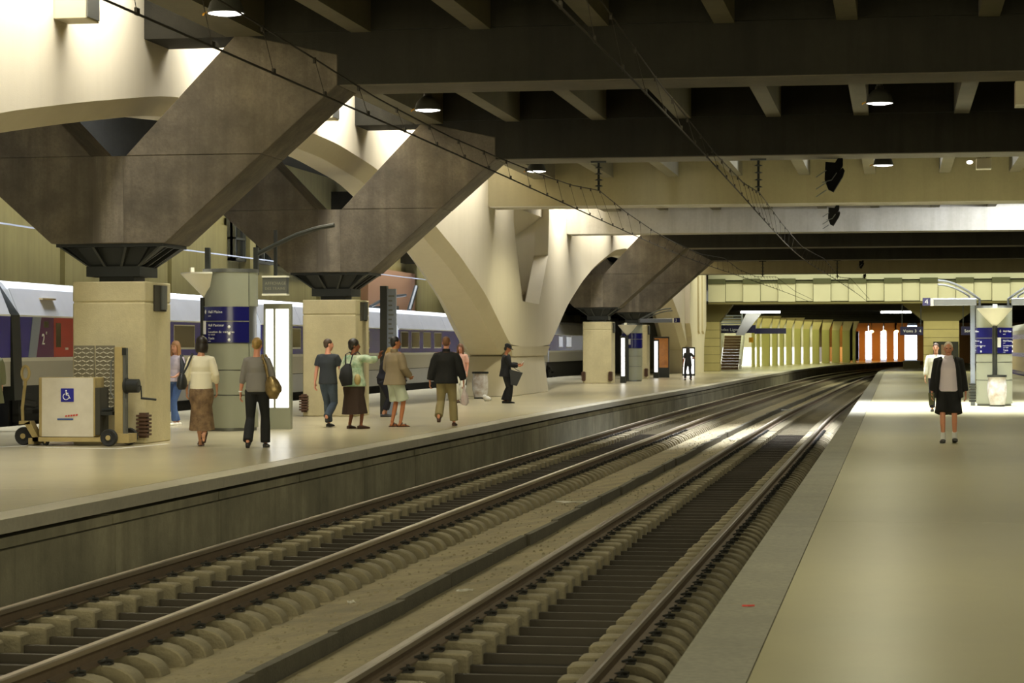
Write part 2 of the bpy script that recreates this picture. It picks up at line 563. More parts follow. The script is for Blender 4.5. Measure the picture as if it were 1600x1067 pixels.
# dusty slab and kerb between the tracks
def sloped(name, material, x0, z0, x1, z1, y0=6, y1=250):
    b = MB()
    prev = None
    for i in range(62):
        yv = y0 + (y1 - y0) * i / 61
        w0, w1 = random.uniform(-.012, .012), random.uniform(-.012, .012)
        ring = [b.v((x0 + CT(yv), yv, GROUND - .05)), b.v((x1 + CT(yv), yv, GROUND - .05)), b.v((x1 + CT(yv), yv, z1 + w1)),
                b.v((.5 * (x0 + x1) + CT(yv), yv, .5 * (z0 + z1) + w0)), b.v((x0 + CT(yv), yv, z0))]
        if prev:
            for k in range(5):
                b.bm.faces.new([prev[k], prev[(k + 1) % 5], ring[(k + 1) % 5], ring[k]])
        else:
            b.bm.faces.new(ring[::-1])
        prev = ring
    b.bm.faces.new(prev)
    return b.build(name, material)


mid = sloped('dusty_slab', M['dust'], -5.42, GROUND + .005, -4.46, GROUND + .115)
tag(mid, kind='structure')
mid['label'] = 'dusty concrete slab between the two tracks'
kb = MB()
yy = 6.0
prevx = 0
kerbs = thing('drainage_kerb', 'low dark board kerb running between the two tracks', 'kerb', (-4.42, 6, GROUND))
while yy < 120:
    ln = 2.4 if yy < 60 else 6.0
    j0, j1 = random.uniform(-.03, .03), random.uniform(-.03, .03)
    b = MB((-4.42, 6, GROUND))
    x0, x1 = -4.47 + CT(yy) + j0, -4.47 + CT(yy + ln) + j1
    b.hexa([(x0, yy, GROUND), (x0 + .075, yy, GROUND), (x1 + .075, yy + ln - .01, GROUND), (x1, yy + ln - .01, GROUND),
            (x0, yy, GROUND + .15), (x0 + .075, yy, GROUND + .15), (x1 + .075, yy + ln - .01, GROUND + .14), (x1, yy + ln - .01, GROUND + .14)])
    b.build('kerb_board', M['kerb'], kerbs)
    yy += ln
strip('kerb_board', M['kerb'], lambda t: -4.47 + CT(t), lambda t: -4.39 + CT(t), 120, 250, GROUND, GROUND + .14, kerbs, off=(-4.42, 6, GROUND))
mid2 = sloped('dusty_slab', M['dust'], -4.40, GROUND + .01, -3.56, GROUND + .125)
tag(mid2, kind='structure')
mid2['label'] = 'dusty strip between the kerb and the right track'

# ---------------------------------------------------------------- tracks
SP = 0.56


def make_rail(parent, xc, off):
    y0, y1, n = 6.0, 300.0, 74
    prof = [(-.07, 0), (.07, 0), (.07, .012), (.012, .03), (.012, .105), (-.012, .105), (-.012, .03), (-.07, .012)]
    head = [(-.035, .105), (.035, .105), (.036, .14), (.026, .15), (-.026, .15), (-.036, .14)]
    res = []
    for nm, pf, mt in (('rail', prof, M['rail_web']), ('rail_head', head, M['rail_head'])):
        b = MB(off)
        prev = None
        for i in range(n + 1):
            yv = y0 + (y1 - y0) * i / n
            ring = [b.v((xc + CT(yv) + p[0], yv, RAILTOP - .15 + p[1])) for p in pf]
            if prev:
                for k in range(len(pf)):
                    k2 = (k + 1) % len(pf)
                    b.bm.faces.new([prev[k], prev[k2], ring[k2], ring[k]])
            prev = ring
        o = b.build(nm, mt, parent if nm == 'rail' else res[0])
        res.append(o)
    return res


def block_profile():
    """side outline of a twin-block end: square inside, quarter-round outside (u = outward from rail)"""
    pts = [(-.34, -.04), (-.34, .155), (-.30, .168), (.08, .170), (.17, .166), (.24, .152), (.30, .122), (.34, .078), (.36, .025), (.362, -.04)]
    return pts


def make_track(label, xc):
    off = (xc, 6.0, GROUND)
    t = thing('railway_track', label, 'railway track', off)
    make_rail(t, xc - .75, off)
    make_rail(t, xc + .75, off)
    # one sleeper: tie bar, two blocks, four clips
    b = MB()
    b.box(-.62, .62, -.032, .032, .062, .074)
    b.box(-.62, .62, -.032, -.024, .0, .062)
    proto = b.build('sleeper', M['tie'], t)
    kids = []
    for s in (-1, 1):
        bb = MB()
        bb.prism([(s * (.75 + u), z) for u, z in block_profile()], 'y', -.108, .108)
        o = bb.build('concrete_block', M['sleeper'], proto, bevel=.012)
        kids.append(o)
        for q in (-1, 1):
            cb = MB()
            cx = s * .75 + q * .095
            cb.box(cx - .04, cx + .04, -.045, .045, .168, .182)
            cb.tube([(cx - .05, -.04, .19), (cx, -.02, .205), (cx + .04, .02, .195), (cx, .04, .185)], .010, 6)
            cb.tube([(cx, 0, .17), (cx, 0, .225)], .012, 6)
            cb.build('rail_clip', M['clip'], proto)
    ys = [8.4 + SP * i for i in range(int((300 - 8.4) / SP))]
    first = True
    for i, yv in enumerate(ys):
        if yv < 62:
            if first:
                proto.location = (CT(yv), yv - 6.0, random.uniform(-.006, .006))
                first = False
            else:
                c = copy_tree(proto, t)
                c.location = (CT(yv) + random.uniform(-.008, .008), yv - 6.0 + random.uniform(-.015, .015), random.uniform(-.008, .006))
    # the far sleepers, too small to tell apart
    far = MB(off)
    for yv in ys:
        if yv >= 62:
            x = xc + CT(yv)
            for s in (-1, 1):
                far.prism([(x + s * (.75 + u), GROUND + z) for u, z in [(-.34, 0), (-.34, .165), (.12, .17), (.30, .12), (.38, 0)]], 'y', yv - .135, yv + .135)
            far.box(x - .42, x + .42, yv - .045, yv + .045, GROUND, GROUND + .07)
    fo = far.build('sleeper', M['sleeper'], t)
    fo['kind'] = 'stuff'
    return t


make_track('railway track on concrete twin block sleepers beside the left platform', LT)
make_track('railway track on concrete twin block sleepers beside the right platform', RT_)

# ---------------------------------------------------------------- ceiling: deck, beams, joists
ceil = MB()
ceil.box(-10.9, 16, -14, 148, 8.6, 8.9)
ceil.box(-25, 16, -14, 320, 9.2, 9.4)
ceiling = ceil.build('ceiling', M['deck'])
tag(ceiling, kind='structure')
ceiling['label'] = 'dark concrete station deck on deep beams and joists'
YB = [4.5, 20.7, 36.9, 52.1, 69.8, 87.0, 100.5, 115.3, 136.9]
BT = 1.33
SOF, JO = 5.92, 6.76
for i, yb in enumerate(YB):
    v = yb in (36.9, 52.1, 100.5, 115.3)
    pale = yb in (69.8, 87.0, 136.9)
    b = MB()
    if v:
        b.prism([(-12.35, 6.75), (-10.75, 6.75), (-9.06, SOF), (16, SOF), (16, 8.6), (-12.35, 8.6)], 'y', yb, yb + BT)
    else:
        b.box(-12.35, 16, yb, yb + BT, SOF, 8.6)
    bm_ = b.build('beam', (M['beam_lit'] if yb == 87.0 else M['beam_tan_lit']) if pale else M['beam'], ceiling)
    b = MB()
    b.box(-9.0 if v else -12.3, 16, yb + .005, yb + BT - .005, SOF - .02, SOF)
    b.build('lit_soffit_slab', M['beam_lit'] if yb in (69.8, 87.0) else M['soffit'], bm_)  # thin slab added under the beam, its paler colour paints floor bounce
    b = MB()
    b.box(-10.9, 16, yb - .10, yb, JO + .04, 8.6)
    if not pale:
        b.build('beam_ledge', M['beam'], ceiling)
    else:
        b.bm.free()
JX = [-8.62, -6.63, -4.70, -2.68, -0.74, 1.46, 3.5, 5.55, 7.6, 9.65, 11.7]
for i in range(len(YB) - 1):
    y0, y1 = YB[i] + BT, YB[i + 1]
    for x in JX:
        b = MB()
        b.box(x - .165, x + .165, y0, y1 - .1, JO, 8.6)
        b.build('joist', M['joist'], ceiling)
    b = MB()
    b.box(-10.9, -10.25, y0, y1 - .1, JO - .02, 8.6)
    b.build('edge_beam', M['joist'], ceiling)

# side and end walls
b = MB()
b.box(16, 16.3, -14, 320, GROUND, 9.4)
wr = b.build('wall_right', M['rwall'])
tag(wr, kind='structure')
b = MB()
b.box(-25, 16.3, -14.3, -14, GROUND, 9.4)
wb = b.build('wall_back', M['rwall'])
tag(wb, kind='structure')
b = MB()
b.box(-25.3, -25, -14, 320, GROUND, 9.4)
wl = b.build('wall_left', M['wall'])
tag(wl, kind='structure')
wl['label'] = 'olive panelled wall behind the train'
y = 30.0
k = 0
while y < 180:
    w_ = [5.2, 4.4, 6.0][k % 3]
    b = MB()
    b.box(-25, -24.86 + (k % 2) * .12, y + .05, y + w_ - .05, GROUND, 6.2 if k % 4 else 5.0)
    b.build('wall_panel', M['wall'], wl)
    if k % 3 == 1:
        b = MB()
        b.box(-25, -24.4, y + w_ - .9, y + w_ - .1, GROUND, 7.6)
        b.build('pilaster', M['wall'], wl)
    y += w_
    k += 1
# dark glazing high on the left wall
for wy in (84.0, 90.5, 97.0):
    fr = MB()
    for (a, c) in ((0, .12), (1.35, 1.47), (2.7, 2.82), (4.0, 4.12), (5.4, 5.52)):
        fr.box(-24.9, -24.55, wy + a, wy + c, 4.9, 6.6)
    for (a, c) in ((4.9, 5.0), (5.7, 5.78), (6.5, 6.6)):
        fr.box(-24.9, -24.55, wy, wy + 5.52, a, c)
    f = fr.build('window_frame', M['grey_steel'], wl)
    g = MB()
    g.box(-24.75, -24.65, wy, wy + 5.52, 4.9, 6.6)
    g.build('pane', M['glass_dark'], f)
# salmon panel seen under the big arch
b = MB()
b.box(-24.9, -24.5, 106, 118, 2.4, 5.4)
b.build('salmon_panel', M['salmon'], wl)

# ---------------------------------------------------------------- V columns
XC = -12.97


def v_column(yf, label):
    off = (XC, yf, 0)
    t = thing('concrete_column', label, 'column', off)
    # pier with horizontal pour joint
    b = MB(off)
    b.box(XC - .635, XC + .635, yf, yf + 1.35, 0, 2.36)
    b.build('pier', M['pier'], t, bevel=.02)
    b = MB(off)
    b.box(XC - .635, XC + .635, yf, yf + 1.35, 2.375, 2.71)
    b.build('pier_cap', M['pier'], t, bevel=.015)
    b = MB(off)
    b.box(XC - .62, XC + .62, yf + .015, yf + 1.335, 2.30, 2.40)
    b.build('joint_core', M['pier'], t)
    # dark slab painting the shade of a recess on the track side
    b = MB(off)
    b.box(XC + .635, XC + .66, yf + .42, yf + 1.05, 2.22, 2.66)
    b.build('niche_shade', M['dark_gap'], t)
    b = MB(off)
    b.box(XC + .64, XC + .69, yf + .72, yf + 1.0, 2.25, 2.66)
    b.build('niche_cover', M['grey_steel'], t)
    # ribbed corner guards
    for sx in (-1, 1):
        b = MB(off)
        for k in range(6):
            z = .14 + .062 * k
            b.box(XC + sx * .60 - .10, XC + sx * .60 + .10, yf - .10, yf + .12, z, z + .036)
        b.box(XC + sx * .60 - .06, XC + sx * .60 + .06, yf - .06, yf + .1, .10, .52)
        b.build('corner_guard', M['guard'], t)
    # steel bearing
    cy = yf + .675
    b = MB(off)
    b.box(XC - .30, XC + .30, cy - .30, cy + .30, 2.71, 2.82)
    b.box(XC - .47, XC + .47, cy - .47, cy + .47, 2.80, 2.97)
    b.box(XC - .93, XC + .93, cy - .66, cy + .66, 3.29, 3.345)
    b.hexa([(XC - .40, cy - .40, 2.97), (XC + .40, cy - .40, 2.97), (XC + .40, cy + .40, 2.97), (XC - .40, cy + .40, 2.97),
            (XC - .62, cy - .50, 3.29), (XC + .62, cy - .50, 3.29), (XC + .62, cy + .50, 3.29), (XC - .62, cy + .50, 3.29)])
    be = b.build('steel_bearing', M['black'], t)
    for fx in (-.75, -.25, .25, .75):
        b = MB(off)
        for sg in (-1, 1):
            x0, x1 = XC + fx * .58, XC + fx * 1.15
            yb_, yt_ = cy + sg * .47, cy + sg * .66
            b.hexa([(x0 - .022, yb_ - .05 * sg, 2.97), (x0 + .022, yb_ - .05 * sg, 2.97), (x0 + .022, yb_, 2.97), (x0 - .022, yb_, 2.97),
                    (x1 - .022, yb_ - .05 * sg, 3.29), (x1 + .022, yb_ - .05 * sg, 3.29), (x1 + .022, yt_, 3.29), (x1 - .022, yt_, 3.29)])
        b.build('rib', M['rib_steel'], be)
    for sg in (-1, 1):
        b = MB(off)
        for fy in (-.35, 0, .35):
            x0, x1 = XC + sg * .44, XC + sg * .92
            b.hexa([(XC, cy + fy - .022, 2.97), (x0, cy + fy - .022, 2.97), (x0, cy + fy + .022, 2.97), (XC, cy + fy + .022, 2.97),
                    (XC, cy + fy - .022, 3.29), (x1, cy + fy - .022, 3.29), (x1, cy + fy + .022, 3.29), (XC, cy + fy + .022, 3.29)])
        b.build('rib', M['black'], be)
    # V head
    for poly in ([(-1.0, 3.345), (.98, 3.345), (2.644, 4.804), (.29, 4.804), (-.29, 4.804), (-2.656, 4.804)],
                 [(.30, 4.808), (2.656, 4.808), (3.93, SOF), (3.93, SOF + .5), (2.22, 6.80)],
                 [(-.30, 4.808), (-2.22, 6.80), (-3.93, 6.80), (-3.93, SOF), (-2.667, 4.808)]):
        b = MB(off)
        b.prism([(XC + u, w) for u, w in poly], 'y', yf - .015, yf + 1.335)
        b.build('forked_head', M['vcon'], t, bevel=.012)
    # raised centre fillet below the notch
    b = MB(off)
    b.hexa([(XC - .27, yf - .035, 3.36), (XC + .27, yf - .035, 3.36), (XC + .27, yf, 3.36), (XC - .27, yf, 3.36),
            (XC - .25, yf - .03, 4.80), (XC + .25, yf - .03, 4.80), (XC + .25, yf, 4.80), (XC - .25, yf, 4.80)])
    b.build('centre_rib', M['drip'], t)
    # left cross beam
    b = MB(off)
    b.box(-25, XC - 3.0, yf, yf + BT, SOF, 8.6)
    b.build('cross_beam', M['beam'], t)
    return t


v_column(36.9, 'nearest forked concrete column, behind the wheelchair lift trolley')
v_column(52.1, 'forked concrete column second from the left, dark post beside it')
v_column(100.8, 'forked concrete column just beyond the white arched pier')
v_column(115.5, 'farthest forked concrete column, next to the orange poster')

# ---------------------------------------------------------------- cream arch wall
PC = [14.0, 78.3, 142.8]
AD = [0, 4.2, 5.5, 8.9, 13.1, 16.8, 20, 24, 28, 32.2, 40]
AZ = [1.62, 1.62, 2.06, 3.21, 4.22, 4.93, 5.40, 5.93, 6.18, 6.24, 6.24]


def arch_z(y):
    d = min(abs(y - p) for p in PC)
    return float(np.interp(d, AD, AZ))


def arch_smooth(y):
    return sum(arch_z(y + k * .45) * w for k, w in ((-2, 1), (-1, 2), (0, 3), (1, 2), (2, 1))) / 9.0


def arch_left(y):
    d = min(abs(y - p) for p in PC)
    return -13.60 - .48 * max(0.0, 1 - d / 24.0)


XR = -12.35
CHF = .33
arch = thing('concrete_arch', 'long cream concrete arch wall springing from the white flared piers', None, (XR, 78.3, 0), kind='structure')
aoff = (XR, 78.3, 0)
HOLE = [(74.7, 6.9), (74.6, 5.6), (76.1, 3.5), (76.5, 3.15), (79.9, 3.1), (80.3, 3.4), (82.3, 4.9), (82.5, 6.2), (82.4, 6.9)]


def hole_span(y):
    """z range of the slot at y or None"""
    ys = [74.6, 76.1, 76.6, 79.9, 82.3, 82.5]
    zs = [6.0, 3.5, 3.15, 3.1, 4.9, 6.2]
    if y < 74.6 or y > 82.5:
        return None
    return float(np.interp(y, ys, zs))


def arch_range(y0, y1, step, name, hole=False):
    b = MB(aoff)
    ys = list(np.arange(y0, y1 + 1e-6, step))
    TOP = 9.2
    prev = None
    for yv in ys:
        z = arch_smooth(yv) if not hole else arch_z(yv)
        xl = arch_left(yv)
        ring = [(XR, yv, z), (XR, yv, TOP), (xl, yv, TOP), (xl, yv, z), (xl + CHF * .9, yv, z - CHF), (XR - CHF, yv, z - CHF)]
        ring = [b.v(p) for p in ring]
        if prev:
            for k in range(6):
                k2 = (k + 1) % 6
                b.bm.faces.new([prev[k], prev[k2], ring[k2], ring[k]])
        else:
            b.bm.faces.new(ring[::-1])
        prev = ring
    b.bm.faces.new(prev)
    return b.build(name, M['arch'], arch, smooth=True)


arch_range(14.0 + 4.2, 74.1, .65, 'arch_span')
arch_range(82.5, 138.6, .66, 'arch_span')
# flared pier head between Y 74.1 and 82.5, with the tapering slot left open
b = MB(aoff)
XLP = -14.08
zl, zr = arch_smooth(74.1), arch_smooth(82.5)
# piece left of the slot, right of the slot, below the slot (extruded in X)
b.prism([(74.1, zl), (74.1, 9.2), (74.62, 9.2), (74.62, 5.7), (76.2, 3.45), (76.4, 3.15), (76.4, 1.62)], 'x', XLP, XR)
b.prism([(76.4, 1.62), (76.4, 3.15), (80.0, 3.1), (80.0, 1.62)], 'x', XLP, XR)
b.prism([(82.5, zr), (80.0, 1.62), (80.0, 3.1), (82.2, 4.9), (82.44, 6.2), (82.44, 9.2), (82.5, 9.2)], 'x', -12.86, XR)
b.prism([(82.5, zr), (80.0, 1.62), (80.0, 3.1), (82.5, 3.6)], 'x', XLP, -13.25)
b.build('pier_head', M['arch'], arch)
b = MB(aoff)
b.hexa([(XLP, 74.6, 5.3), (XR - .25, 74.6, 6.3), (XR - .25, 82.44, 6.3), (XLP, 82.44, 5.3), (XLP, 74.6, 9.1), (XR - .25, 74.6, 9.1), (XR - .25, 82.44, 9.1), (XLP, 82.44, 9.1)])
b.build('lintel', M['arch'], arch)
# chamfered skirt and base pier
b = MB(aoff)
b.hexa([(XLP + .25, 74.6, 1.30), (XR - .05, 74.6, 1.30), (XR - .05, 82.1, 1.30), (XLP + .25, 82.1, 1.30),
        (XLP, 74.1, 1.64), (XR, 74.1, 1.64), (XR, 82.6, 1.64), (XLP, 82.6, 1.64)])
b.build('pier_collar', M['arch'], arch)
b = MB(aoff)
b.hexa([(XLP + .28, 73.6, 0), (XR + .05, 73.6, 0), (XR + .05, 81.9, 0), (XLP + .28, 81.9, 0),
        (XLP + .28, 74.4, 1.30), (XR - .10, 74.4, 1.30), (XR - .10, 81.8, 1.30), (XLP + .28, 81.8, 1.30)])
b.build('pier_base', M['arch'], arch, bevel=.02)
# the far flared pier
b = MB(aoff)
b.prism([(138.4, 1.6), (138.2, 2.2), (137.0, 3.0), (137.0, 9.2), (149, 9.2), (149, 3.0), (147.6, 2.1), (147.2, 1.6), (147.0, 0), (138.8, 0)], 'x', -14.1, XR + .3)
b.build('far_pier', M['arch'], arch)
for yy in (142.0, 145.0):
    b = MB(aoff)
    b.prism([(yy, 9.0), (yy + .2, 2.6), (yy + .9, 2.4), (yy + 1.6, 9.0)], 'x', XR + .28, XR + .42)
    b.build('pier_rib', M['arch'], arch)

# tan light boxes fixed high on the arch wall
for yc, lb in ((33.0, 'tan box fixed high on the cream wall at the top left'), (48.2, 'tan box fixed high on the cream wall between the first two columns')):
    off = (XR, yc, 6.62)
    t = thing('light_box', lb, 'light box', off)
    b = MB(off)
    b.box(XR, XR + .5, yc - .3, yc + .3, 6.50, 7.05)
    b.build('housing', M['boxtan'], t, bevel=.01)
    b = MB(off)
    b.box(XR + .5, XR + .52, yc - .26, yc + .26, 6.53, 7.02)
    b.build('side_cover', M['grey_steel'], t)

# ---------------------------------------------------------------- pendant lamps
lamp_spots = [(-8.39, 28.3, 'pendant lamp under the deck at the top left, nearest of all'),
              (-8.26, 40.5, 'pendant lamp hanging left, just beyond the first big beam'),
              (-0.26, 40.8, 'pendant lamp over the right track just beyond the first big beam'),
              (-8.56, 55.1, 'pendant lamp at left below the second big beam, in front of the white wall'),
              (-0.27, 54.8, 'pendant lamp at right below the second big beam')]


def pendant(x, y, z, label, vis=True):
    off = (x, y, z)
    t = thing('pendant_lamp', label, 'lamp', off, group='pendant lamps under the deck')
    b = MB(off)
    b.lathe([(.24, 0), (.245, .015), (.235, .03), (.20, .14), (.13, .22), (.08, .25), (.075, .30), (.001, .30)], off, 20)
    b.build('lamp_shade', M['lamp_body'], t, smooth=True)
    b = MB(off)
    b.lathe([(.001, -.025), (.13, -.02), (.225, .0), (.225, .008), (.001, .008)], off, 20)
    b.build('lens', M['lamp_glow'], t, smooth=True)
    b = MB(off)
    b.tube([(x, y, z + .28), (x, y, z + .52)], .055, 10)
    b.tube([(x, y, z + .5), (x, y, 8.6)], .02, 6)
    b.build('stem', M['grey_steel'], t)
    b = MB(off)
    b.tube([(x - .24, y, z + .03), (x - .30, y, z + .0), (x - .30, y, z - .02)], .012, 6)
    b.build('catch', M['yellow'], t)
    return t


for x, y, lb in lamp_spots:
    pendant(x, y, 5.85, lb)
# light of the pendant rows (also the rows over the near platforms, just outside the view)
for x in (-8.4, -0.26, 6.0):
    for y in (4.0, 16.0, 28.3, 40.6, 55.0, 72.5, 94.0, 108.0, 125.0):
        nm = 'pendant_light'
        l = bpy.data.lights.new(nm, 'SPOT')
        l.energy = 640 if x < -8 else 395
        l.color = WARM
        l.spot_size = math.radians(164)
        l.spot_blend = 0.5
        l.shadow_soft_size = 0.2
        o = bpy.data.objects.new(nm, l)
        o.location = (x, y, 5.80)
        COL.objects.link(o)

# ---------------------------------------------------------------- trains
def coach(y0, y1, label, xf=-18.35, sg=-1, group='coaches of the blue train behind the left platform', wins=(), door=None, skirt=(None, None), upper='t_white', band='t_blue'):
    """coach whose visible side is the plane x = xf; sg points into the body"""
    off = (xf, (y0 + y1) / 2, -.55)
    t = thing('train_coach', label, 'train', off, group=group)
    X = lambda d: xf + sg * d
    def px(poly, nm, mt, a=y0, c=y1, par=None):
        b = MB(off)
        b.prism([(X(d), z) for d, z in poly], 'y', a, c)
        return b.build(nm, mt, par or t)
    px([(.02, .8), (.02, 2.28), (.26, 2.86), (2.5, 2.86), (2.74, 2.28), (2.74, .8)], 'body', M['t_roof'])
    px([(.30, 2.86), (.42, 3.0), (1.0, 3.08), (1.8, 3.08), (2.4, 3.0), (2.5, 2.86)], 'roof', M['t_roof'], y0 + .05, y1 - .05)
    n = max(1, round((y1 - y0) / 4.5))
    for i in range(n):
        a = y0 + (y1 - y0) * i / n
        c = y0 + (y1 - y0) * (i + 1) / n
        px([(0, 2.30), (.24, 2.88), (.27, 2.86), (.04, 2.28)], 'upper_panel', M[upper], a + .02, c - .02)
    px([(-.005, 2.27), (-.005, 2.31), (.03, 2.31), (.03, 2.27)], 'rain_strip', M['letter'])
    px([(0, 1.40), (0, 2.27), (.03, 2.27), (.03, 1.40)], 'blue_band', M[band])
    px([(-.006, 1.32), (-.006, 1.40), (.03, 1.40), (.03, 1.32)], 'waist_line', M['t_line'])
    px([(0, .80), (0, 1.32), (.03, 1.32), (.03, .80)], 'lower_panel', M['t_grey'])
    px([(.25, -.1), (.25, .8), (2.5, .8), (2.5, -.1)], 'underframe', M['t_under'])
    if skirt[0] is not None:
        px([(.05, .22), (.0, .78), (.05, .78), (.10, .22)], 'skirt', M['t_skirt'], *skirt)
    for (a, c) in wins:
        b = MB(off)
        x = sorted((X(-.008), X(.02)))
        b.box(x[0], x[1], a - .05, c + .05, 1.56, 2.20)
        w = b.build('window_frame', M['t_line'], t)
        b = MB(off)
        x = sorted((X(-.014), X(.01)))
        b.box(x[0], x[1], a, c, 1.61, 2.17)
        b.build('pane', M['t_win'], w)
    # bogie at the far end joint
    for wy in (y0 + .55, y0 + 2.4):
        b = MB(off)
        x0 = X(.10)
        b.lathe([(.001, 0), (.38, 0), (.40, .03), (.40, .10), (.001, .10)], (0, 0, 0), 18)
        for v in b.bm.verts:
            co = v.co + Vector(off)
            v.co = Vector((x0 + sg * co.z, wy + co.x, -.10 + co.y)) - Vector(off)
        b.build('wheel', M['rubber'], t, smooth=True)
    b = MB(off)
    x = sorted((X(.06), X(.2)))
    b.box(x[0], x[1], y0 + .1, y0 + 3.0, .02, .18)
    b.box(x[0], x[1], y0 + .1, y0 + .9, .16, .62)
    b.tube([(X(.1), y0 + .4, .3), (X(.1), y0 + 1.6, .34)], .07, 10)
    b.tube([(X(.05), y0 + .15, .45), (X(.05), y0 + .9, .38)], .09, 10)
    b.build('bogie_frame', M['t_under'], t)
    return t


c1 = coach(27.5, 46.05, 'blue and grey train coach at the left edge, mostly out of frame')
c2 = coach(46.55, 65.0, 'train coach with purple and red door panel, beside the wheelchair lift', wins=[(57.2, 58.9), (60.6, 62.0)], skirt=(55.5, 63.5))
c3 = coach(65.5, 84.0, 'train coach with lit windows left of the second column', wins=[(67.0, 68.15), (68.8, 69.95), (72.0, 73.6), (75, 76.5), (78, 79.5)], skirt=(67, 83))
c4 = coach(84.5, 103.0, 'train coach with four windows seen left of the big arch', wins=[(84.9, 86.1), (86.8, 88.2), (89.0, 90.4), (91.2, 92.6)], skirt=(86, 101))
c5 = coach(103.5, 122.0, 'train coach with purple band seen past the arched pier', wins=[(117.5, 118.6)], skirt=(118.5, 121.5))
c6 = coach(122.5, 141.0, 'farthest blue train coach, past the arched pier', wins=[(126, 127.5), (129, 131)])
# paint and door details of the coach beside the lift
off = Vector(c2.location)
def c2part(nm, mt, poly, par=c2, d=-.012):
    b = MB(off)
    b.prism(poly, 'x', -18.35 - d, -18.35 - .01)
    return b.build(nm, mt, par)
c2part('silver_stripe', M['t_silver'], [(47.05, 1.405), (47.50, 1.405), (47.80, 2.265), (47.30, 2.265)])
c2part('purple_panel', M['t_purple'], [(47.50, 1.405), (48.55, 1.405), (48.55, 2.265), (47.80, 2.265)])
dr = c2part('door', M['t_red'], [(48.55, 1.405), (52.0, 1.405), (52.0, 2.265), (48.55, 2.265)])
c2part('door_window', M['t_win'], [(48.68, 1.62), (48.95, 1.62), (48.95, 2.15), (48.68, 2.15)], dr, -.025)
c2part('door_label', M['letter'], [(49.25, 1.56), (49.42, 1.56), (49.42, 1.61), (49.25, 1.61)], dr, -.025)
c2part('destination_window', M['t_win'], [(47.95, 2.05), (48.2, 2.05), (48.2, 2.18), (47.95, 2.18)], c2, -.025)
text('2', .34, (.03, 47.78 - off.y, 1.68 - off.z), (PI / 2, 0, PI / 2), M['letter'], c2)
text('e', .14, (.03, 48.02 - off.y, 1.90 - off.z), (PI / 2, 0, PI / 2), M['letter'], c2)
# grab handle, vent, gangway bellows between the first two coaches
b = MB(off)
b.box(-18.52, -18.42, 48.1, 48.9, 2.66, 2.70)
b.build('vent', M['t_beige'], c2)
b = MB(off)
b.hexa([(-18.5, 46.10, .5), (-18.28, 46.10, .5), (-18.28, 46.6, .5), (-18.5, 46.6, .5), (-18.8, 46.08, 2.95), (-18.34, 46.08, 2.3), (-18.34, 46.55, 2.3), (-18.8, 46.55, 2.95)])
b.build('gangway_bellows', M['black'], c2)
# pantograph on the fourth coach
b = MB(tuple(c4.location))
b.tube([(-19.6, 85.2, 3.15), (-19.6, 88, 3.55), (-19.6, 91.5, 3.72)], .06, 8)
b.tube([(-19.6, 92.2, 3.1), (-19.6, 93.6, 4.1)], .10, 8)
b.box(-20.2, -19.0, 87, 87.5, 3.05, 3.2)
b.build('pantograph', M['black'], c4)

# train on the far right, platform side facing -x
tr = thing('train_coach', 'blue and beige train at the right edge behind the totem', 'train', (6.95, 145, -.55))
off = (6.95, 145, -.55)
def rt(nm, mt, poly, a=124.0, c=166.0):
    b = MB(off)
    b.prism([(6.95 + d, z) for d, z in poly], 'y', a, c)
    return b.build(nm, mt, tr)
rt('body', M['t_white'], [(.02, -.1), (.02, 2.5), (.5, 2.9), (2.3, 2.9), (2.8, 2.5), (2.8, -.1)])
rt('blue_band', M['t_blue'], [(0, 2.0), (0, 2.25), (.03, 2.25), (.03, 2.0)])
rt('beige_panel', M['t_beige'], [(0, 1.22), (0, 2.0), (.03, 2.0), (.03, 1.22)])
rt('blue_band', M['t_blue'], [(0, 1.0), (0, 1.22), (.03, 1.22), (.03, 1.0)])
rt('beige_panel', M['t_beige'], [(0, .2), (0, 1.0), (.03, 1.0), (.03, .2)])
rt('blue_band', M['t_blue'], [(0, -.15), (0, .2), (.03, .2), (.03, -.15)])
# its blunt front
for z0, z1, mt in ((2.0, 2.25, 't_blue'), (1.22, 2.0, 't_beige'), (1.0, 1.22, 't_blue'), (-.15, .2, 't_blue')):
    b = MB(off)
    b.box(7.0, 9.7, 123.97, 124.0, z0, z1)
    b.build('front_panel', M[mt], tr)
for k in range(3):
    b = MB(off)
    b.box(7.25 + k * .8, 7.45 + k * .8, 123.95, 123.99, .25, .95)
    b.build('front_post', M['brown'], tr)
b = MB(off)
b.box(7.1, 9.6, 124.2, 166, -.5, -.15)
b.build('underframe', M['t_under'], tr)

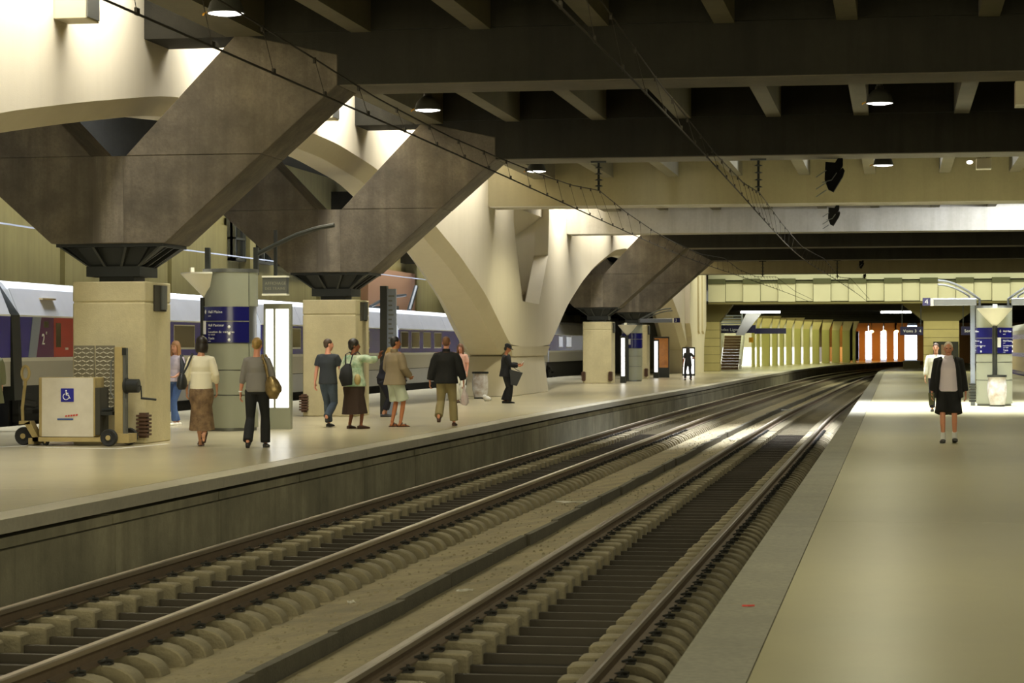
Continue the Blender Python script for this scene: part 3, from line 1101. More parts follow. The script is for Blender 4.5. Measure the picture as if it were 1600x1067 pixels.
# ---------------------------------------------------------------- information totems
def totem(loc, label, rz, h, zs, arms, group=None, R=.48, words=True):
    """round grey totem; local -y is its front with the dark post; zs = base of the blue boards"""
    t = thing('information_totem', label, 'totem', loc, rz, group)
    f = -PI / 2
    gap = .14
    tiers = [(0.06, .68), (.70, 1.16), (1.18, zs - .02), (zs + .70, h)]
    for z0, z1 in tiers:
        for a0, a1 in ((f + gap, f + PI * .66), (f + PI * .67, f + PI * 1.33), (f + PI * 1.34, f + 2 * PI - gap)):
            b = MB()
            b.lathe([(R - .02, z0), (R, z0), (R, z1), (R - .02, z1)], (0, 0, 0), 10, a0, a1)
            b.build('panel', M['totem'], t, smooth=True)
    b = MB()
    b.lathe([(R - .03, .0), (R - .03, h - .01)], (0, 0, 0), 24)
    b.build('core', M['grey_steel'], t, smooth=True)
    for z0, z1 in ((zs, zs + .40), (zs + .42, zs + .69)):
        for q, (a0, a1) in enumerate(((f + gap, f + PI * .66), (f + 2 * PI - PI * .66, f + 2 * PI - gap))):
            b = MB()
            b.lathe([(R - .01, z0), (R + .012, z0), (R + .012, z1), (R - .01, z1)], (0, 0, 0), 12, a0, a1)
            bd = b.build('sign_board', M['sign_blue'], t, smooth=True)
            b = MB()
            b.lathe([(R, z1), (R + .016, z1), (R + .016, z1 + .012), (R, z1 + .012)], (0, 0, 0), 12, a0, a1)
            b.build('sign_rim', M['sign_line'], bd)
    # lettering wrapped round the board, one glyph at a time
    def wrap(s, size, a_start, z):
        def place(x, y, zz):
            a = a_start + x / (R + .014)
            r = R + .014 + zz
            return Vector((r * math.cos(a), r * math.sin(a), z + y))
        glyph_mesh(s, size, place, M['letter'], t)
    if words:
        for a0 in (f + gap + .22, f - PI * .56):
            wrap('Hall Maine', .075, a0 + .10, zs + .565)
            wrap('exit', .045, a0 + .10, zs + .50)
            wrap('Hall Pasteur', .07, a0 + .10, zs + .31)
            wrap('exit', .04, a0 + .10, zs + .26)
            wrap('Location de voitures', .062, a0 + .10, zs + .185)
            wrap('car rental', .04, a0 + .10, zs + .14)
            wrap('Taxis', .07, a0 + .10, zs + .06)
            wrap('cabs', .04, a0 + .10, zs + .015)
            # arrow
            a = a0 - .04
            for da, dz in ((.035, 0), (.02, .025), (.02, -.025)):
                b = MB()
                p0 = ((R + .016) * math.cos(a - .05), (R + .016) * math.sin(a - .05), zs + .59)
                p1 = ((R + .016) * math.cos(a - .05 + da * 2.2), (R + .016) * math.sin(a - .05 + da * 2.2), zs + .59 + dz * 1.5)
                b.tube([p0, p1], .008, 6)
                b.build('arrow', M['letter'], t)
            # pictograms
            for dz in (.30, .17, .05):
                a = a0 + .95
                b = MB()
                b.ball(((R + .012) * math.cos(a), (R + .012) * math.sin(a), zs + dz), (.028, .012, .03), 8, Matrix.Rotation(a + PI / 2, 3, 'Z'))
                b.build('pictogram', M['letter'], t)
    # dark post at the front with a white notice
    b = MB()
    b.tube([(0, -R - .01, 0), (0, -R - .01, h - .48)], .055, 10)
    b.build('post', M['totem_post'], t, smooth=True)
    b = MB()
    b.box(.07, .16, -R - .025, -R + .02, zs + .16, zs + .42)
    b.build('notice', M['paper'], t)
    b = MB()
    b.lathe([(.05, h - .50), (R - .02, h - .03), (R - .02, h), (.001, h)], (0, -R * .86, 0), 20, f - PI * .5, f + PI * .5)
    b.build('reflector', M['cream'], t, smooth=True)
    b = MB()
    b.box(-.06, .06, -R * .86 - R * .62, -R * .86 - R * .5, h - .20, h + .10)
    b.build('reflector_clip', M['cream'], t)
    b = MB()
    b.lathe([(.001, h), (R + .01, h), (R + .01, h + .07), (.001, h + .07)], (0, 0, 0), 24)
    b.build('cap', M['grey_steel'], t, smooth=True)
    # arms with horizontal sign beams
    for (sx, ln, num, zb) in arms:
        b = MB()
        pts = []
        for k in range(9):
            u = k / 8
            pts.append((sx * (R - .10 + (ln - .12) * u), .0, h + .25 + .50 * math.sin(u * PI / 2) ** 1.0 * (1 if u < 1 else 1)))
        b.tube([(sx * (R - .10), 0, h)] + pts, .035, 8)
        b.tube([(sx * (R - .10 + .18), .10, h + .10)] + [(p[0], .14, p[2] - .10) for p in pts[2:]], .03, 8)
        b.build('curved_arm', M['grey_steel'], t, smooth=True)
        if zb is not None:
            b = MB()
            x0, x1 = sorted((sx * (R - .02), sx * (R + ln - .1)))
            b.box(x0, x1, -.09, .09, zb, zb + .19)
            sb = b.build('sign_beam', M['alu'], t, bevel=.012)
            b = MB()
            x0, x1 = sorted((sx * (R + ln - .1), sx * (R + ln - .02)))
            b.box(x0, x1, -.10, .10, zb - .01, zb + .20)
            b.build('end_cap', M['cream'], sb)
            if num:
                b = MB()
                x0, x1 = sorted((sx * (R + ln - .02), sx * (R + ln + .19)))
                b.box(x0, x1, -.10, .10, zb, zb + .21)
                nb = b.build('number_board', M['sign_blue'], sb)
                text(num, .20, ((x0 + x1) / 2, -.104, zb + .035), (PI / 2, 0, 0), M['letter'], nb, align='CENTER')
    return t


totem((-12.72, 43.2, 0), 'round grey information totem with blue boards behind the two women', math.radians(-62), 3.05, 1.70, [], R=.53)
totem((2.62, 63.3, 0), 'round grey totem with blue boards on the right platform, sign arms above', 0.0, 2.62, 1.41,
      [(-1, 1.22, '4', 2.70), (1, 1.22, None, 2.70)])
totem((-12.1, 106.8, 0), 'small far grey totem between the two far columns, arm numbered 3', math.radians(-20), 2.62, 1.55, [(1, 1.75, '3', 2.72)], words=False)
# slim strip post left of the right totem
t = thing('service_post', 'slim pale post left of the right totem, ribbed at its foot', 'post', (2.06, 63.4, 0))
b = MB((2.06, 63.4, 0)); b.box(2.0, 2.12, 63.34, 63.46, 0, 2.8); b.build('shaft', M['t_silver'], t)
b = MB((2.06, 63.4, 0))
for k in range(7):
    b.box(1.96, 2.16, 63.28, 63.5, .1 + k * .075, .145 + k * .075)
b.build('foot_guard', M['black'], t)

# arm and sign of the near totem: separate gantry seen against the second column
t = thing('sign_gantry', 'dark curved arm rising right from two posts above the left totem', 'sign gantry', (-12.7, 43.6, 3.05))
off = (-12.7, 43.6, 3.05)
b = MB(off)
b.tube([(-12.35, 43.6, 3.40), (-11.9, 43.6, 3.62), (-11.5, 43.6, 3.80), (-11.1, 43.6, 3.92), (-10.75, 43.6, 3.98)], .045, 8)
b.build('curved_arm', M['totem_post'], t, smooth=True)
for x in (-13.30, -12.32):
    b = MB(off)
    b.box(x - .045, x + .045, 43.55, 43.65, 3.02, 3.56)
    b.build('post', M['totem_post'], t)
t = thing('sign_box', 'grey sign box on a black hanger beside the left totem', 'sign', (-11.95, 43.7, 3.0))
off = (-11.95, 43.7, 3.0)
b = MB(off); b.box(-12.20, -11.72, 43.62, 43.80, 2.64, 2.98); b.build('box', M['grey_steel'], t)
for z in (2.62, 2.97):
    b = MB(off); b.box(-12.21, -11.71, 43.60, 43.82, z, z + .035); b.build('rim', M['cream'], t)
text('AFFICHAGE', .078, (-.20, -.085, -.17), (PI / 2, 0, 0), M['sign_line'], t)
text('DES TRAINS', .072, (-.20, -.085, -.27), (PI / 2, 0, 0), M['sign_line'], t)
b = MB(off); b.box(-11.99, -11.93, 43.68, 43.74, 2.98, 3.9); b.build('hanger', M['black'], t)

# backlit white panel beside the near totem
t = thing('poster_case', 'tall backlit white poster case right of the left totem', 'lightbox', (-11.95, 43.9, 0))
off = (-11.95, 43.9, 0)
b = MB(off)
b.box(-12.24, -11.70, 43.85, 44.0, 0, .42)
b.box(-12.24, -11.70, 43.85, 44.0, 2.36, 2.46)
for x in (-12.24, -12.04, -11.73):
    b.box(x, x + .035, 43.84, 44.0, .4, 2.4)
b.build('case', M['totem'], t)
for x0, x1 in ((-12.205, -12.04), (-12.005, -11.73)):
    b = MB(off); b.box(x0, x1, 43.88, 43.97, .42, 2.36); b.build('lit_sheet', M['lit_panel'], t)

# dark post with timetable
t = thing('timetable_post', 'tall dark post with narrow bluish timetable beside the second column', 'post', (-11.72, 53.2, 0))
off = (-11.72, 53.2, 0)
b = MB(off); b.box(-11.99, -11.83, 53.1, 53.3, 0, 3.05); b.build('shaft', M['totem_post'], t)
b = MB(off); b.box(-11.83, -11.62, 53.16, 53.24, 1.25, 2.98); tp = b.build('timetable', M['t_silver'], t)
for k in range(14):
    b = MB(off); b.box(-11.80, -11.68 + random.uniform(-.05, .03), 53.150, 53.158, 1.36 + k * .11, 1.40 + k * .11); b.build('printed_line', M['grey_steel'], tp)
b = MB(off); b.box(-11.83, -11.62, 53.12, 53.28, 0, 1.2); b.build('base_panel', M['t_silver'], t)

# far light panels
def panel(x, y, w, h, label, mt, z0=.3):
    t = thing('poster_case', label, 'lightbox', (x, y, 0))
    b = MB((x, y, 0)); b.box(x - w / 2 - .05, x + w / 2 + .05, y, y + .16, 0, z0); b.box(x - w / 2 - .05, x + w / 2 + .05, y, y + .16, h, h + .08)
    b.box(x - w / 2 - .05, x - w / 2, y, y + .16, z0, h); b.box(x + w / 2, x + w / 2 + .05, y, y + .16, z0, h)
    b.build('case', M['totem_post'], t)
    b = MB((x, y, 0)); b.box(x - w / 2, x + w / 2, y + .02, y + .1, z0, h); b.build('lit_sheet', M[mt], t)
    return t
panel(-12.05, 119.9, .72, 2.05, 'orange glowing poster case by the farthest forked column', 'poster', .52)
panel(-11.95, 101.9, .16, 2.0, 'narrow lit panel right of the third forked column', 'lit_panel')
panel(-12.15, 118.2, .18, 1.9, 'narrow lit panel left of the orange poster', 'lit_panel')
panel(-11.3, 127.5, .6, 1.5, 'white lit panel behind the far walking person', 'lit_panel', .1)

# ---------------------------------------------------------------- bins with clear bags
def bin_bag(x, y, label, s=1.0):
    off = (x, y, 0)
    t = thing('litter_bin', label, 'bin', off, group='clear bag litter bins')
    b = MB(off)
    b.lathe([(.15, .02), (.20, .05), (.25, .30), (.255, .52), (.225, .72), (.235, .80), (.20, .81), (.10, .70), (.001, .66)], off, 18)
    for v in b.bm.verts:
        v.co.x += .012 * math.sin(v.co.z * 31 + v.co.y * 20)
        v.co.y += .012 * math.cos(v.co.z * 27 + v.co.x * 25)
    b.build('clear_bag', M['bag_clear'], t, smooth=True)
    b = MB(off)
    b.lathe([(.205, .78), (.26, .78), (.26, .84), (.205, .84), (.205, .78)], off, 20)
    b.build('ring', M['black'], t, smooth=True)
    b = MB(off)
    b.tube([(x, y + .27, 0), (x, y + .27, .8)], .03, 8); b.tube([(x, y - .005, .62), (x, y - .005, .84)], .012, 6); b.tube([(x, y, .0), (x, y, .03)], .2, 12)
    b.build('post', M['black'], t)
    b = MB(off)
    for k in range(7):
        b.ball((x + random.uniform(-.12, .12), y + random.uniform(-.12, .12), .62 + random.uniform(0, .16)), (.06, .05, .05), 6)
    b.build('rubbish', M['litter_mix'], t)
bin_bag(-12.75, 70.6, 'overflowing clear bag litter bin in front of the arched pier')
bin_bag(2.66, 62.45, 'clear bag litter bin standing in front of the right totem')
# white bag on floor behind the person in black
b = MB((-12.0, 67.5, 0)); b.ball((-12.0, 67.5, .075), (.10, .09, .085), 10); b.ball((-12.05, 67.45, .13), (.06, .06, .07), 8); b.ball((-11.93, 67.5, .06), (.07, .07, .06), 8)
tag(b.build('white_bag', M['paper'], None, True), 'white bundle on the platform left of the person in black', 'bag').location = (-12.0, 67.5, 0)

# ---------------------------------------------------------------- wheelchair lift trolley
t = thing('wheelchair_lift', 'tan wheelchair lift trolley with white cabinet before the first column', 'trolley', (-13.3, 36.1, 0))
off = (-13.3, 36.1, 0)
b = MB(off)
b.box(-13.95, -12.55, 35.95, 36.03, .07, .14)
b.box(-13.95, -12.55, 36.42, 36.50, .07, .14)
b.box(-13.95, -13.85, 35.95, 36.5, .07, .14)
b.hexa([(-14.0, 36.12, .10), (-13.9, 36.12, .10), (-13.9, 36.32, .10), (-14.0, 36.32, .10), (-14.16, 36.12, .36), (-14.06, 36.12, .40), (-14.06, 36.32, .40), (-14.16, 36.32, .36)])
b.box(-14.25, -14.06, 36.12, 36.32, .345, .40)
b.box(-14.06, -13.96, 36.05, 36.38, .02, .12)
b.build('base_frame', M['lift_tan'], t)
b = MB(off)
b.tube([(-14.22, 36.22, .38), (-14.22, 36.2, .62), (-14.17, 36.16, .9), (-14.13, 36.12, 1.08)], .028, 8)
b.tube([(-14.13 + .065 * math.sin(a), 36.11, 1.19 + .115 * -math.cos(a)) for a in [2 * PI * k / 14 for k in range(15)]], .024, 8)
b.build('tow_handle', M['lift_tan'], t, smooth=True)
def wheel(x, y, z, r, w, nm='wheel'):
    b = MB(off)
    b.lathe([(.001, 0), (r * .45, 0), (r * .5, .01), (r * .92, -.005), (r, .02), (r, w - .02), (r * .92, w), (.001, w)], (0, 0, 0), 20)
    for v in b.bm.verts:
        co = v.co + Vector(off)
        v.co = Vector((x + co.x, y + co.z, z + co.y)) - Vector(off)
    o = b.build(nm, M['rubber'], t, smooth=True)
    b = MB(off)
    b.tube([(x, y - .012, z), (x, y + .01, z)], r * .3, 10)
    b.build('hub', M['lift_tan'], o)
wheel(-14.20, 36.17, .15, .15, .10)
wheel(-14.05, 36.40, .13, .13, .08)
wheel(-12.62, 35.85, .14, .14, .10)
wheel(-12.50, 36.50, .14, .14, .10)
wheel(-13.75, 36.0, .055, .055, .06, 'castor')
b = MB(off)
b.box(-13.80, -12.92, 35.98, 36.0, .15, 1.115)
fr = b.build('cabinet_front', M['lift_white'], t)
b = MB(off)
b.box(-13.86, -12.90, 36.0, 36.46, .15, 1.12)
b.build('cabinet_body', M['lift_tan'], t, bevel=.012)
b = MB(off)
b.box(-12.90, -12.82, 36.02, 36.44, .18, .95)
b.build('hollow_shade', M['dark_gap'], t)  # solid dark block painting the shade inside the open side
b = MB(off); b.box(-13.47, -13.25, 35.972, 35.98, .72, .94); ic = b.build('sign_plate', M['icon_blue'], fr)
def icon(cx, cz, s):
    b = MB(off)
    y = 35.968
    P = lambda u, w: (cx + u * s, y, cz + w * s)
    b.ball(P(-.01, .36), (.075 * s, .006, .075 * s), 10)
    b.tube([P(-.01, .26), P(0, .02), P(.20, .0), P(.27, -.24), P(.36, -.24)], .045 * s, 8)
    b.tube([P(-.01, .16), P(.17, .14)], .035 * s, 8)
    b.tube([P(-.02 + .25 * math.cos(a), -.12 + .25 * math.sin(a)) for a in [math.radians(115 + 20 * k) for k in range(12)]], .035 * s, 8)
    b.build('wheelchair_symbol', M['letter'], t)
icon(-13.375, .83, .20)
b = MB(off); b.box(-13.53, -13.26, 35.970, 35.98, .425, .45); b.build('blue_stripe', M['blue_print'], fr)
b = MB(off)
for k in range(5):
    b.hexa([(-13.40 + k * .045, 35.970, .475 + .004 * k), (-13.37 + k * .045, 35.970, .475 + .004 * k), (-13.37 + k * .045, 35.98, .475 + .004 * k), (-13.40 + k * .045, 35.98, .475 + .004 * k),
            (-13.39 + k * .045, 35.970, .50 + .005 * k), (-13.36 + k * .045, 35.970, .50 + .005 * k), (-13.36 + k * .045, 35.98, .50 + .005 * k), (-13.39 + k * .045, 35.98, .50 + .005 * k)])
b.build('red_mark', M['red_print'], fr)
for x0, x1 in ((-13.43, -13.08), (-13.05, -12.73)):
    b = MB(off)
    b.box(x0, x1, 36.47, 36.50, .5, 1.64)
    tpl = b.build('tread_plate', M['tread'], t)
    b = MB(off)
    for i in range(5):
        for j in range(16):
            cx, cz = x0 + .035 + i * (x1 - x0 - .07) / 4, .56 + j * .068
            q = 1 if (i + j) % 2 else -1
            b.hexa([(cx - .026, 36.455, cz - .014 * q), (cx + .026, 36.455, cz + .008 * q), (cx + .026, 36.47, cz + .008 * q), (cx - .026, 36.47, cz - .014 * q),
                    (cx - .026, 36.455, cz - .014 * q + .016), (cx + .026, 36.455, cz + .008 * q + .016), (cx + .026, 36.47, cz + .008 * q + .016), (cx - .026, 36.47, cz - .014 * q + .016)])
    tpp = b.build('tread_pattern', M['tread_hi'], tpl)
    tpp['kind'] = 'stuff'
b = MB(off)
b.box(-12.60, -12.46, 36.10, 36.28, .1, 1.62)
b.build('mast', M['lift_tan'], t, bevel=.008)
b = MB(off); b.box(-12.46, -12.42, 36.12, 36.26, .15, 1.6); b.build('mast_track', M['grey_steel'], t)
b = MB(off); b.box(-12.47, -12.40, 36.10, 36.11, 1.48, 1.6); b.build('mast_cap', M['black'], t)
b = MB(off); b.tube([(-12.60, 36.12, 1.44), (-12.66, 36.12, 1.38), (-12.67, 36.12, .86), (-12.61, 36.12, .78)], .014, 8); b.build('grab_bar', M['grey_steel'], t, smooth=True)
b = MB(off)
b.tube([(-12.44, 36.14, .98), (-12.20, 36.14, .98)], .115, 14)
b.tube([(-12.42, 36.14, .98), (-12.39, 36.14, .98)], .135, 14)
b.build('winch_drum', M['black'], t, smooth=True)
b = MB(off)
b.tube([(-12.20, 36.14, .98), (-12.16, 36.14, .98), (-12.15, 36.14, .79), (-12.15, 36.14, .78)], .012, 6)
b.tube([(-12.16, 36.14, .78), (-11.90, 36.14, .755)], .018, 8)
b.build('crank', M['black'], t)
b = MB(off); b.box(-12.62, -12.32, 36.0, 36.4, .05, .20); b.build('mast_foot', M['lift_tan'], t)
b = MB(off); b.box(-12.86, -12.62, 36.05, 36.35, .50, .56); b.tube([(-12.8, 36.1, .58), (-12.62, 36.1, .60)], .03, 8); b.build('step_bracket', M['black'], t)

def floor_line(pts, label):
    b = MB()
    for (x0, y0), (x1, y1) in zip(pts[:-1], pts[1:]):
        d = Vector((x1 - x0, y1 - y0, 0)).normalized()
        n = Vector((-d.y, d.x, 0)) * .03
        p, q = Vector((x0, y0, 0)), Vector((x1, y1, 0))
        lo, hi = Vector((0, 0, 0)), Vector((0, 0, .004))
        b.hexa([p - n + lo, q - n + lo, q + n + lo, p + n + lo, p - n + hi, q - n + hi, q + n + hi, p + n + hi])
    o = b.build('painted_line', M['paper'])
    o.parent = floorL
    return o
floor_line([(-14.9, 34.2), (-14.05, 35.9)], '')
floor_line([(-13.85, 35.55), (-13.1, 35.2), (-12.2, 35.05), (-11.95, 36.9)], '')


# ---------------------------------------------------------------- overhead lines
def wire_set(label, xw, zc, mess, y1=149.0):
    off = (xw, 6, zc)
    t = thing('overhead_line', label, 'overhead wire', off)
    pts = [(xw + CT(yv) + .12 * math.sin(yv / 15.0), yv, zc) for yv in np.arange(6, y1, 3.0)]
    b = MB(off); b.tube(pts, .0115, 6); b.build('contact_wire', M['wire'], t, smooth=True)
    my = [p[1] for p in mess]
    mx = [p[0] for p in mess]
    mz = [p[2] for p in mess]
    # catenary sag beyond the measured spans
    ys = list(np.arange(mess[0][1], mess[-1][1], 1.0)) + [mess[-1][1]]
    b = MB(off)
    b.tube([(float(np.interp(q, my, mx)) + CT(q), q, float(np.interp(q, my, mz))) for q in ys], .010, 6)
    b.build('messenger_wire', M['wire'], t, smooth=True)
    for q in np.arange(10, 118, 2.15):
        xm, zm = float(np.interp(q, my, mx)) + CT(q), float(np.interp(q, my, mz))
        xc = xw + CT(q) + .12 * math.sin(q / 15.0)
        b = MB(off)
        b.tube([(xc, q, zc), (xm, q, zm)], .004, 5)
        b.box(xc - .012, xc + .012, q - .04, q + .04, zc - .012, zc + .05)
        b.box(xm - .012, xm + .012, q - .03, q + .03, zm - .05, zm + .015)
        b.build('dropper', M['wire'], t)
    return t
wire_set('overhead contact wire and droppers above the left track', -6.40, 4.41,
         [(-6.4, 6, 5.6), (-6.4, 14, 5.25), (-6.4, 20, 4.98), (-6.4, 25, 4.83), (-6.4, 28.2, 4.72), (-6.4, 32.8, 4.67), (-6.4, 37, 4.70), (-6.42, 42, 4.77), (-6.55, 47, 4.93), (-6.75, 52.9, 5.22),
          (-6.6, 57, 4.95), (-6.45, 62, 4.74), (-6.4, 68, 4.66), (-6.4, 76, 4.66), (-6.5, 86, 4.9), (-6.5, 93, 4.7), (-6.4, 101, 4.66), (-6.5, 116, 5.1), (-6.4, 130, 4.7), (-6.4, 148, 4.6)])
wire_set('overhead contact wire and droppers above the right track', -2.80, 4.37,
         [(-2.8, 6, 5.5), (-2.8, 15, 5.18), (-2.8, 22.4, 4.94), (-2.8, 27.7, 4.78), (-2.8, 36.8, 4.65), (-2.85, 44, 4.72), (-3.06, 52.9, 5.12), (-2.9, 60, 4.8), (-2.8, 70, 4.62), (-2.8, 86, 4.85), (-2.8, 101, 4.62), (-2.8, 116, 5.0), (-2.8, 148, 4.6)])
t = thing('overhead_line', 'bright contact wire above the train on the left', 'overhead wire', (-20.3, 40, 4.45))
b = MB((-20.3, 40, 4.45)); b.tube([(-20.3, 40, 4.52), (-20.3, 62, 4.43), (-20.3, 80, 4.48), (-20.3, 130, 4.7)], .022, 6)
b.build('contact_wire', M['wire_bright'], t)


def insulator(x, y, z0, z1, label):
    off = (x, y, z1)
    t = thing('insulator', label, 'insulator', off)
    b = MB(off)
    b.tube([(x, y, z0), (x, y, z1 - .02)], .028, 8)
    n = 4
    for k in range(n):
        z = z0 + .10 + k * (z1 - z0 - .28) / (n - 1)
        b.lathe([(.028, z + .03 - z1), (.10, z - z1), (.028, z - .015 - z1)], (x, y, z1), 12)
    b.build('insulator_string', M['insul'], t, smooth=True)
    b = MB(off)
    b.box(x - .18, x + .18, y - .05, y + .05, z1 - .06, z1)
    b.build('mounting_bar', M['black'], t)
insulator(-6.76, 52.9, 5.22, SOF, 'dark insulator string carrying the left track wire')
insulator(-3.08, 52.9, 5.15, SOF, 'dark insulator string carrying the right track wire')
insulator(-6.55, 116.0, 5.1, SOF, 'far insulator string over the left track')
insulator(-2.85, 116.0, 5.0, SOF, 'far insulator string over the right track')


def hung_bracket(x, y, s, label):
    off = (x, y, SOF)
    t = thing('hanging_bracket', label, 'bracket', off)
    Z = lambda v: SOF - v * s
    b = MB(off)
    outer = [(-.20, .10), (.02, .12), (.10, 0), (.20, 0), (.20, .18), (.10, .34), (.20, .24), (.24, .30), (.20, .44), (-.02, .80), (-.14, .74), (-.22, .52)]
    b.prism([(x + u * s, Z(v)) for u, v in outer], 'y', y - .14, y + .14)
    b.build('plate', M['matt_black'], t)
    b = MB(off)
    for v0 in (.30, .58, .76):
        b.tube([(x - .18 * s, y - .15, Z(v0)), (x - .42 * s, y - .17, Z(v0 + .16))], .012, 6)
    b.tube([(x - .28 * s, y - .15, Z(.58)), (x - .06 * s, y - .16, Z(.53)), (x + .06 * s, y - .16, Z(.36))], .012, 6)
    b.build('stay', M['grey_steel'], t)
hung_bracket(-1.37, 53.25, .98, 'black angular bracket hanging below the second big beam')
hung_bracket(-1.84, 71.0, .80, 'black angular bracket hanging below the third beam, by the bright face')
hung_bracket(-1.66, 116.5, .55, 'small black bracket hanging below a far dark beam')
hung_bracket(-1.78, 138.0, .40, 'smallest black bracket, just above the yellow girder')

# boxes on the beams at right
for (x, y, z, w, h, lb) in ((2.115, 38.4, 5.52, .36, .38, 'tan box hanging below the first big beam at the right edge'),
                            (2.02, 54.2, 5.70, .34, .22, 'small tan box with a lamp below the second big beam at right')):
    off = (x, y, z + h)
    t = thing('ceiling_box', lb, 'box', off)
    b = MB(off); b.box(x - w / 2, x + w / 2, y - .2, y + .2, z, z + h); b.build('housing', M['boxtan'], t)
    b = MB(off); b.box(x - w / 2, x + w / 2, y - .21, y + .2, z - .02, z); b.build('rim', M['cream'], t)
    b = MB(off); b.box(x - .05, x + .05, y - .05, y + .05, z + h, max(SOF, z + h + .1)); b.build('hanger', M['boxtan'], t)
    if h < .3:
        b = MB(off); b.ball((x - .32, y - .1, 5.84), (.075, .075, .04), 10); b.build('lamp', M['lamp_glow'], t)

# ---------------------------------------------------------------- far hall
hall = MB(); hall.box(-25, 16, 152.5, 320, 4.42, 4.62)
hc = hall.build('ceiling', M['beam'])
tag(hc, kind='structure'); hc['label'] = 'low dark soffit of the far hall'
for yv in (158, 166, 174, 184, 196, 210, 226, 245):
    b = MB(); b.box(-25, 16, yv, yv + .8, 4.05, 4.42); b.build('beam', M['beam'], hc)
# yellow girder with alternating panels
g = thing('footbridge_girder', 'pale yellow girder of alternating panels crossing above the far tracks', None, (2, 150, 4.45), kind='structure')
off = (2, 150, 4.45)
b = MB(off); b.box(-12.0, 16, 150.3, 152.6, 4.42, 8.6); b.build('girder_core', M['y_green'], g)
b = MB(off); b.box(-12.0, 16, 149.9, 150.3, 5.92, 6.30); b.build('top_strip', M['y_top'], g)
x = -12.0
k = 0
while x < 15.5:
    w = 1.13
    if k % 2 == 0:
        b = MB(off); b.box(x + .015, x + w - .015, 149.70, 150.3, 4.50, 5.66); b.build('girder_panel', M['y_panel'], g)
        b = MB(off); b.box(x, x + w, 149.62, 150.3, 5.66, 6.0); b.build('green_cap', M['y_green'], g)
    else:
        b = MB(off); b.box(x + .015, x + w - .015, 149.85, 150.3, 4.54, 5.70); b.build('girder_panel', M['y_panel'], g)
        b = MB(off); b.box(x, x + w, 149.80, 150.3, 5.70, 5.84); b.build('green_cap', M['y_green'], g)
    x += w
    k += 1
b = MB(off); b.box(-12.0, 16, 149.75, 152.4, 4.36, 4.48); b.build('bottom_flange', M['haunch'], g)


def block_pier(x0, x1, label, hl, hr, y=151.0):
    off = ((x0 + x1) / 2, y, 0)
    t = thing('block_pier', label, 'pillar', off)
    z = 0
    while z < 3.0:
        b = MB(off); b.box(x0, x1, y, y + 1.4, z + .012, z + .53); b.build('stone_block', M['y_stone'], t)
        z += .54
    b = MB(off); b.box(x0 + .03, x1 - .03, y + .03, y + 1.37, 0, z); b.build('core', M['dark_gap'], t)
    b = MB(off); b.prism([(x0, 3.24), (x1, 3.24), (x1 + hr, 4.36), (x0 - hl, 4.36)], 'y', y, y + 1.5); b.build('haunch', M['haunch'], t)
    return t
block_pier(1.80, 4.05, 'yellow block pier under the girder on the right platform', 1.4, 1.5)
block_pier(-12.5, -11.35, 'yellow block pier under the girder on the left platform', .3, .85)
# information board and blue boards near the right pier
t = thing('notice_board', 'dark framed notice board against the right block pier', 'board', (3.2, 150.4, 0))
b = MB((3.2, 150.4, 0)); b.box(2.4, 4.0, 150.4, 150.55, .2, 1.9); b.box(2.5, 2.6, 150.4, 150.55, 0, .2); b.box(3.8, 3.9, 150.4, 150.55, 0, .2); b.build('frame', M['totem_post'], t)
b = MB((3.2, 150.4, 0)); b.box(2.9, 3.5, 150.36, 150.42, .5, 1.7); b.build('poster', M['brown'], t)
for x0, x1, lb, s_ in ((.30, 1.75, 'dark blue hanging board left of the right block pier', 'Voies 3  4'), (4.15, 5.2, 'dark blue hanging board right of the right block pier', 'Sortie')):
    t = thing('hanging_board', lb, 'sign', ((x0 + x1) / 2, 150.0, 3.3))
    off = ((x0 + x1) / 2, 150.0, 3.3)
    b = MB(off); b.box(x0, x1, 149.95, 150.1, 2.32, 2.86); b.build('board', M['dark_sign'], t)
    text(s_, .26, (-(x1 - x0) / 2 + .2, -.055, -.8), (PI / 2, 0, 0), M['letter'], t)
    b = MB(off); b.box(x0 + .1, x0 + .16, 150, 150.06, 2.8, 4.4); b.box(x1 - .16, x1 - .1, 150, 150.06, 2.8, 4.4); b.build('hanger', M['black'], t)

# strip lights under the far soffit
for x, y, w, lb in ((-9.2, 160, 2.7, 'long strip light under the far soffit at left'), (.05, 163, 2.1, 'long strip light under the far soffit at right')):
    off = (x, y, 4.0)
    t = thing('strip_light', lb, 'lamp', off)
    b = MB(off); b.box(x - w / 2, x + w / 2, y - .2, y + .2, 3.92, 4.06); b.build('diffuser', M['tube_glow'], t)
    b = MB(off); b.box(x - w / 2 - .1, x + w / 2 + .1, y - .24, y + .24, 4.06, 4.12); b.box(x - w / 2, x - w / 2 + .06, y - .03, y + .03, 4.1, 4.42); b.box(x + w / 2 - .06, x + w / 2, y - .03, y + .03, 4.1, 4.42); b.build('tray', M['grey_steel'], t)

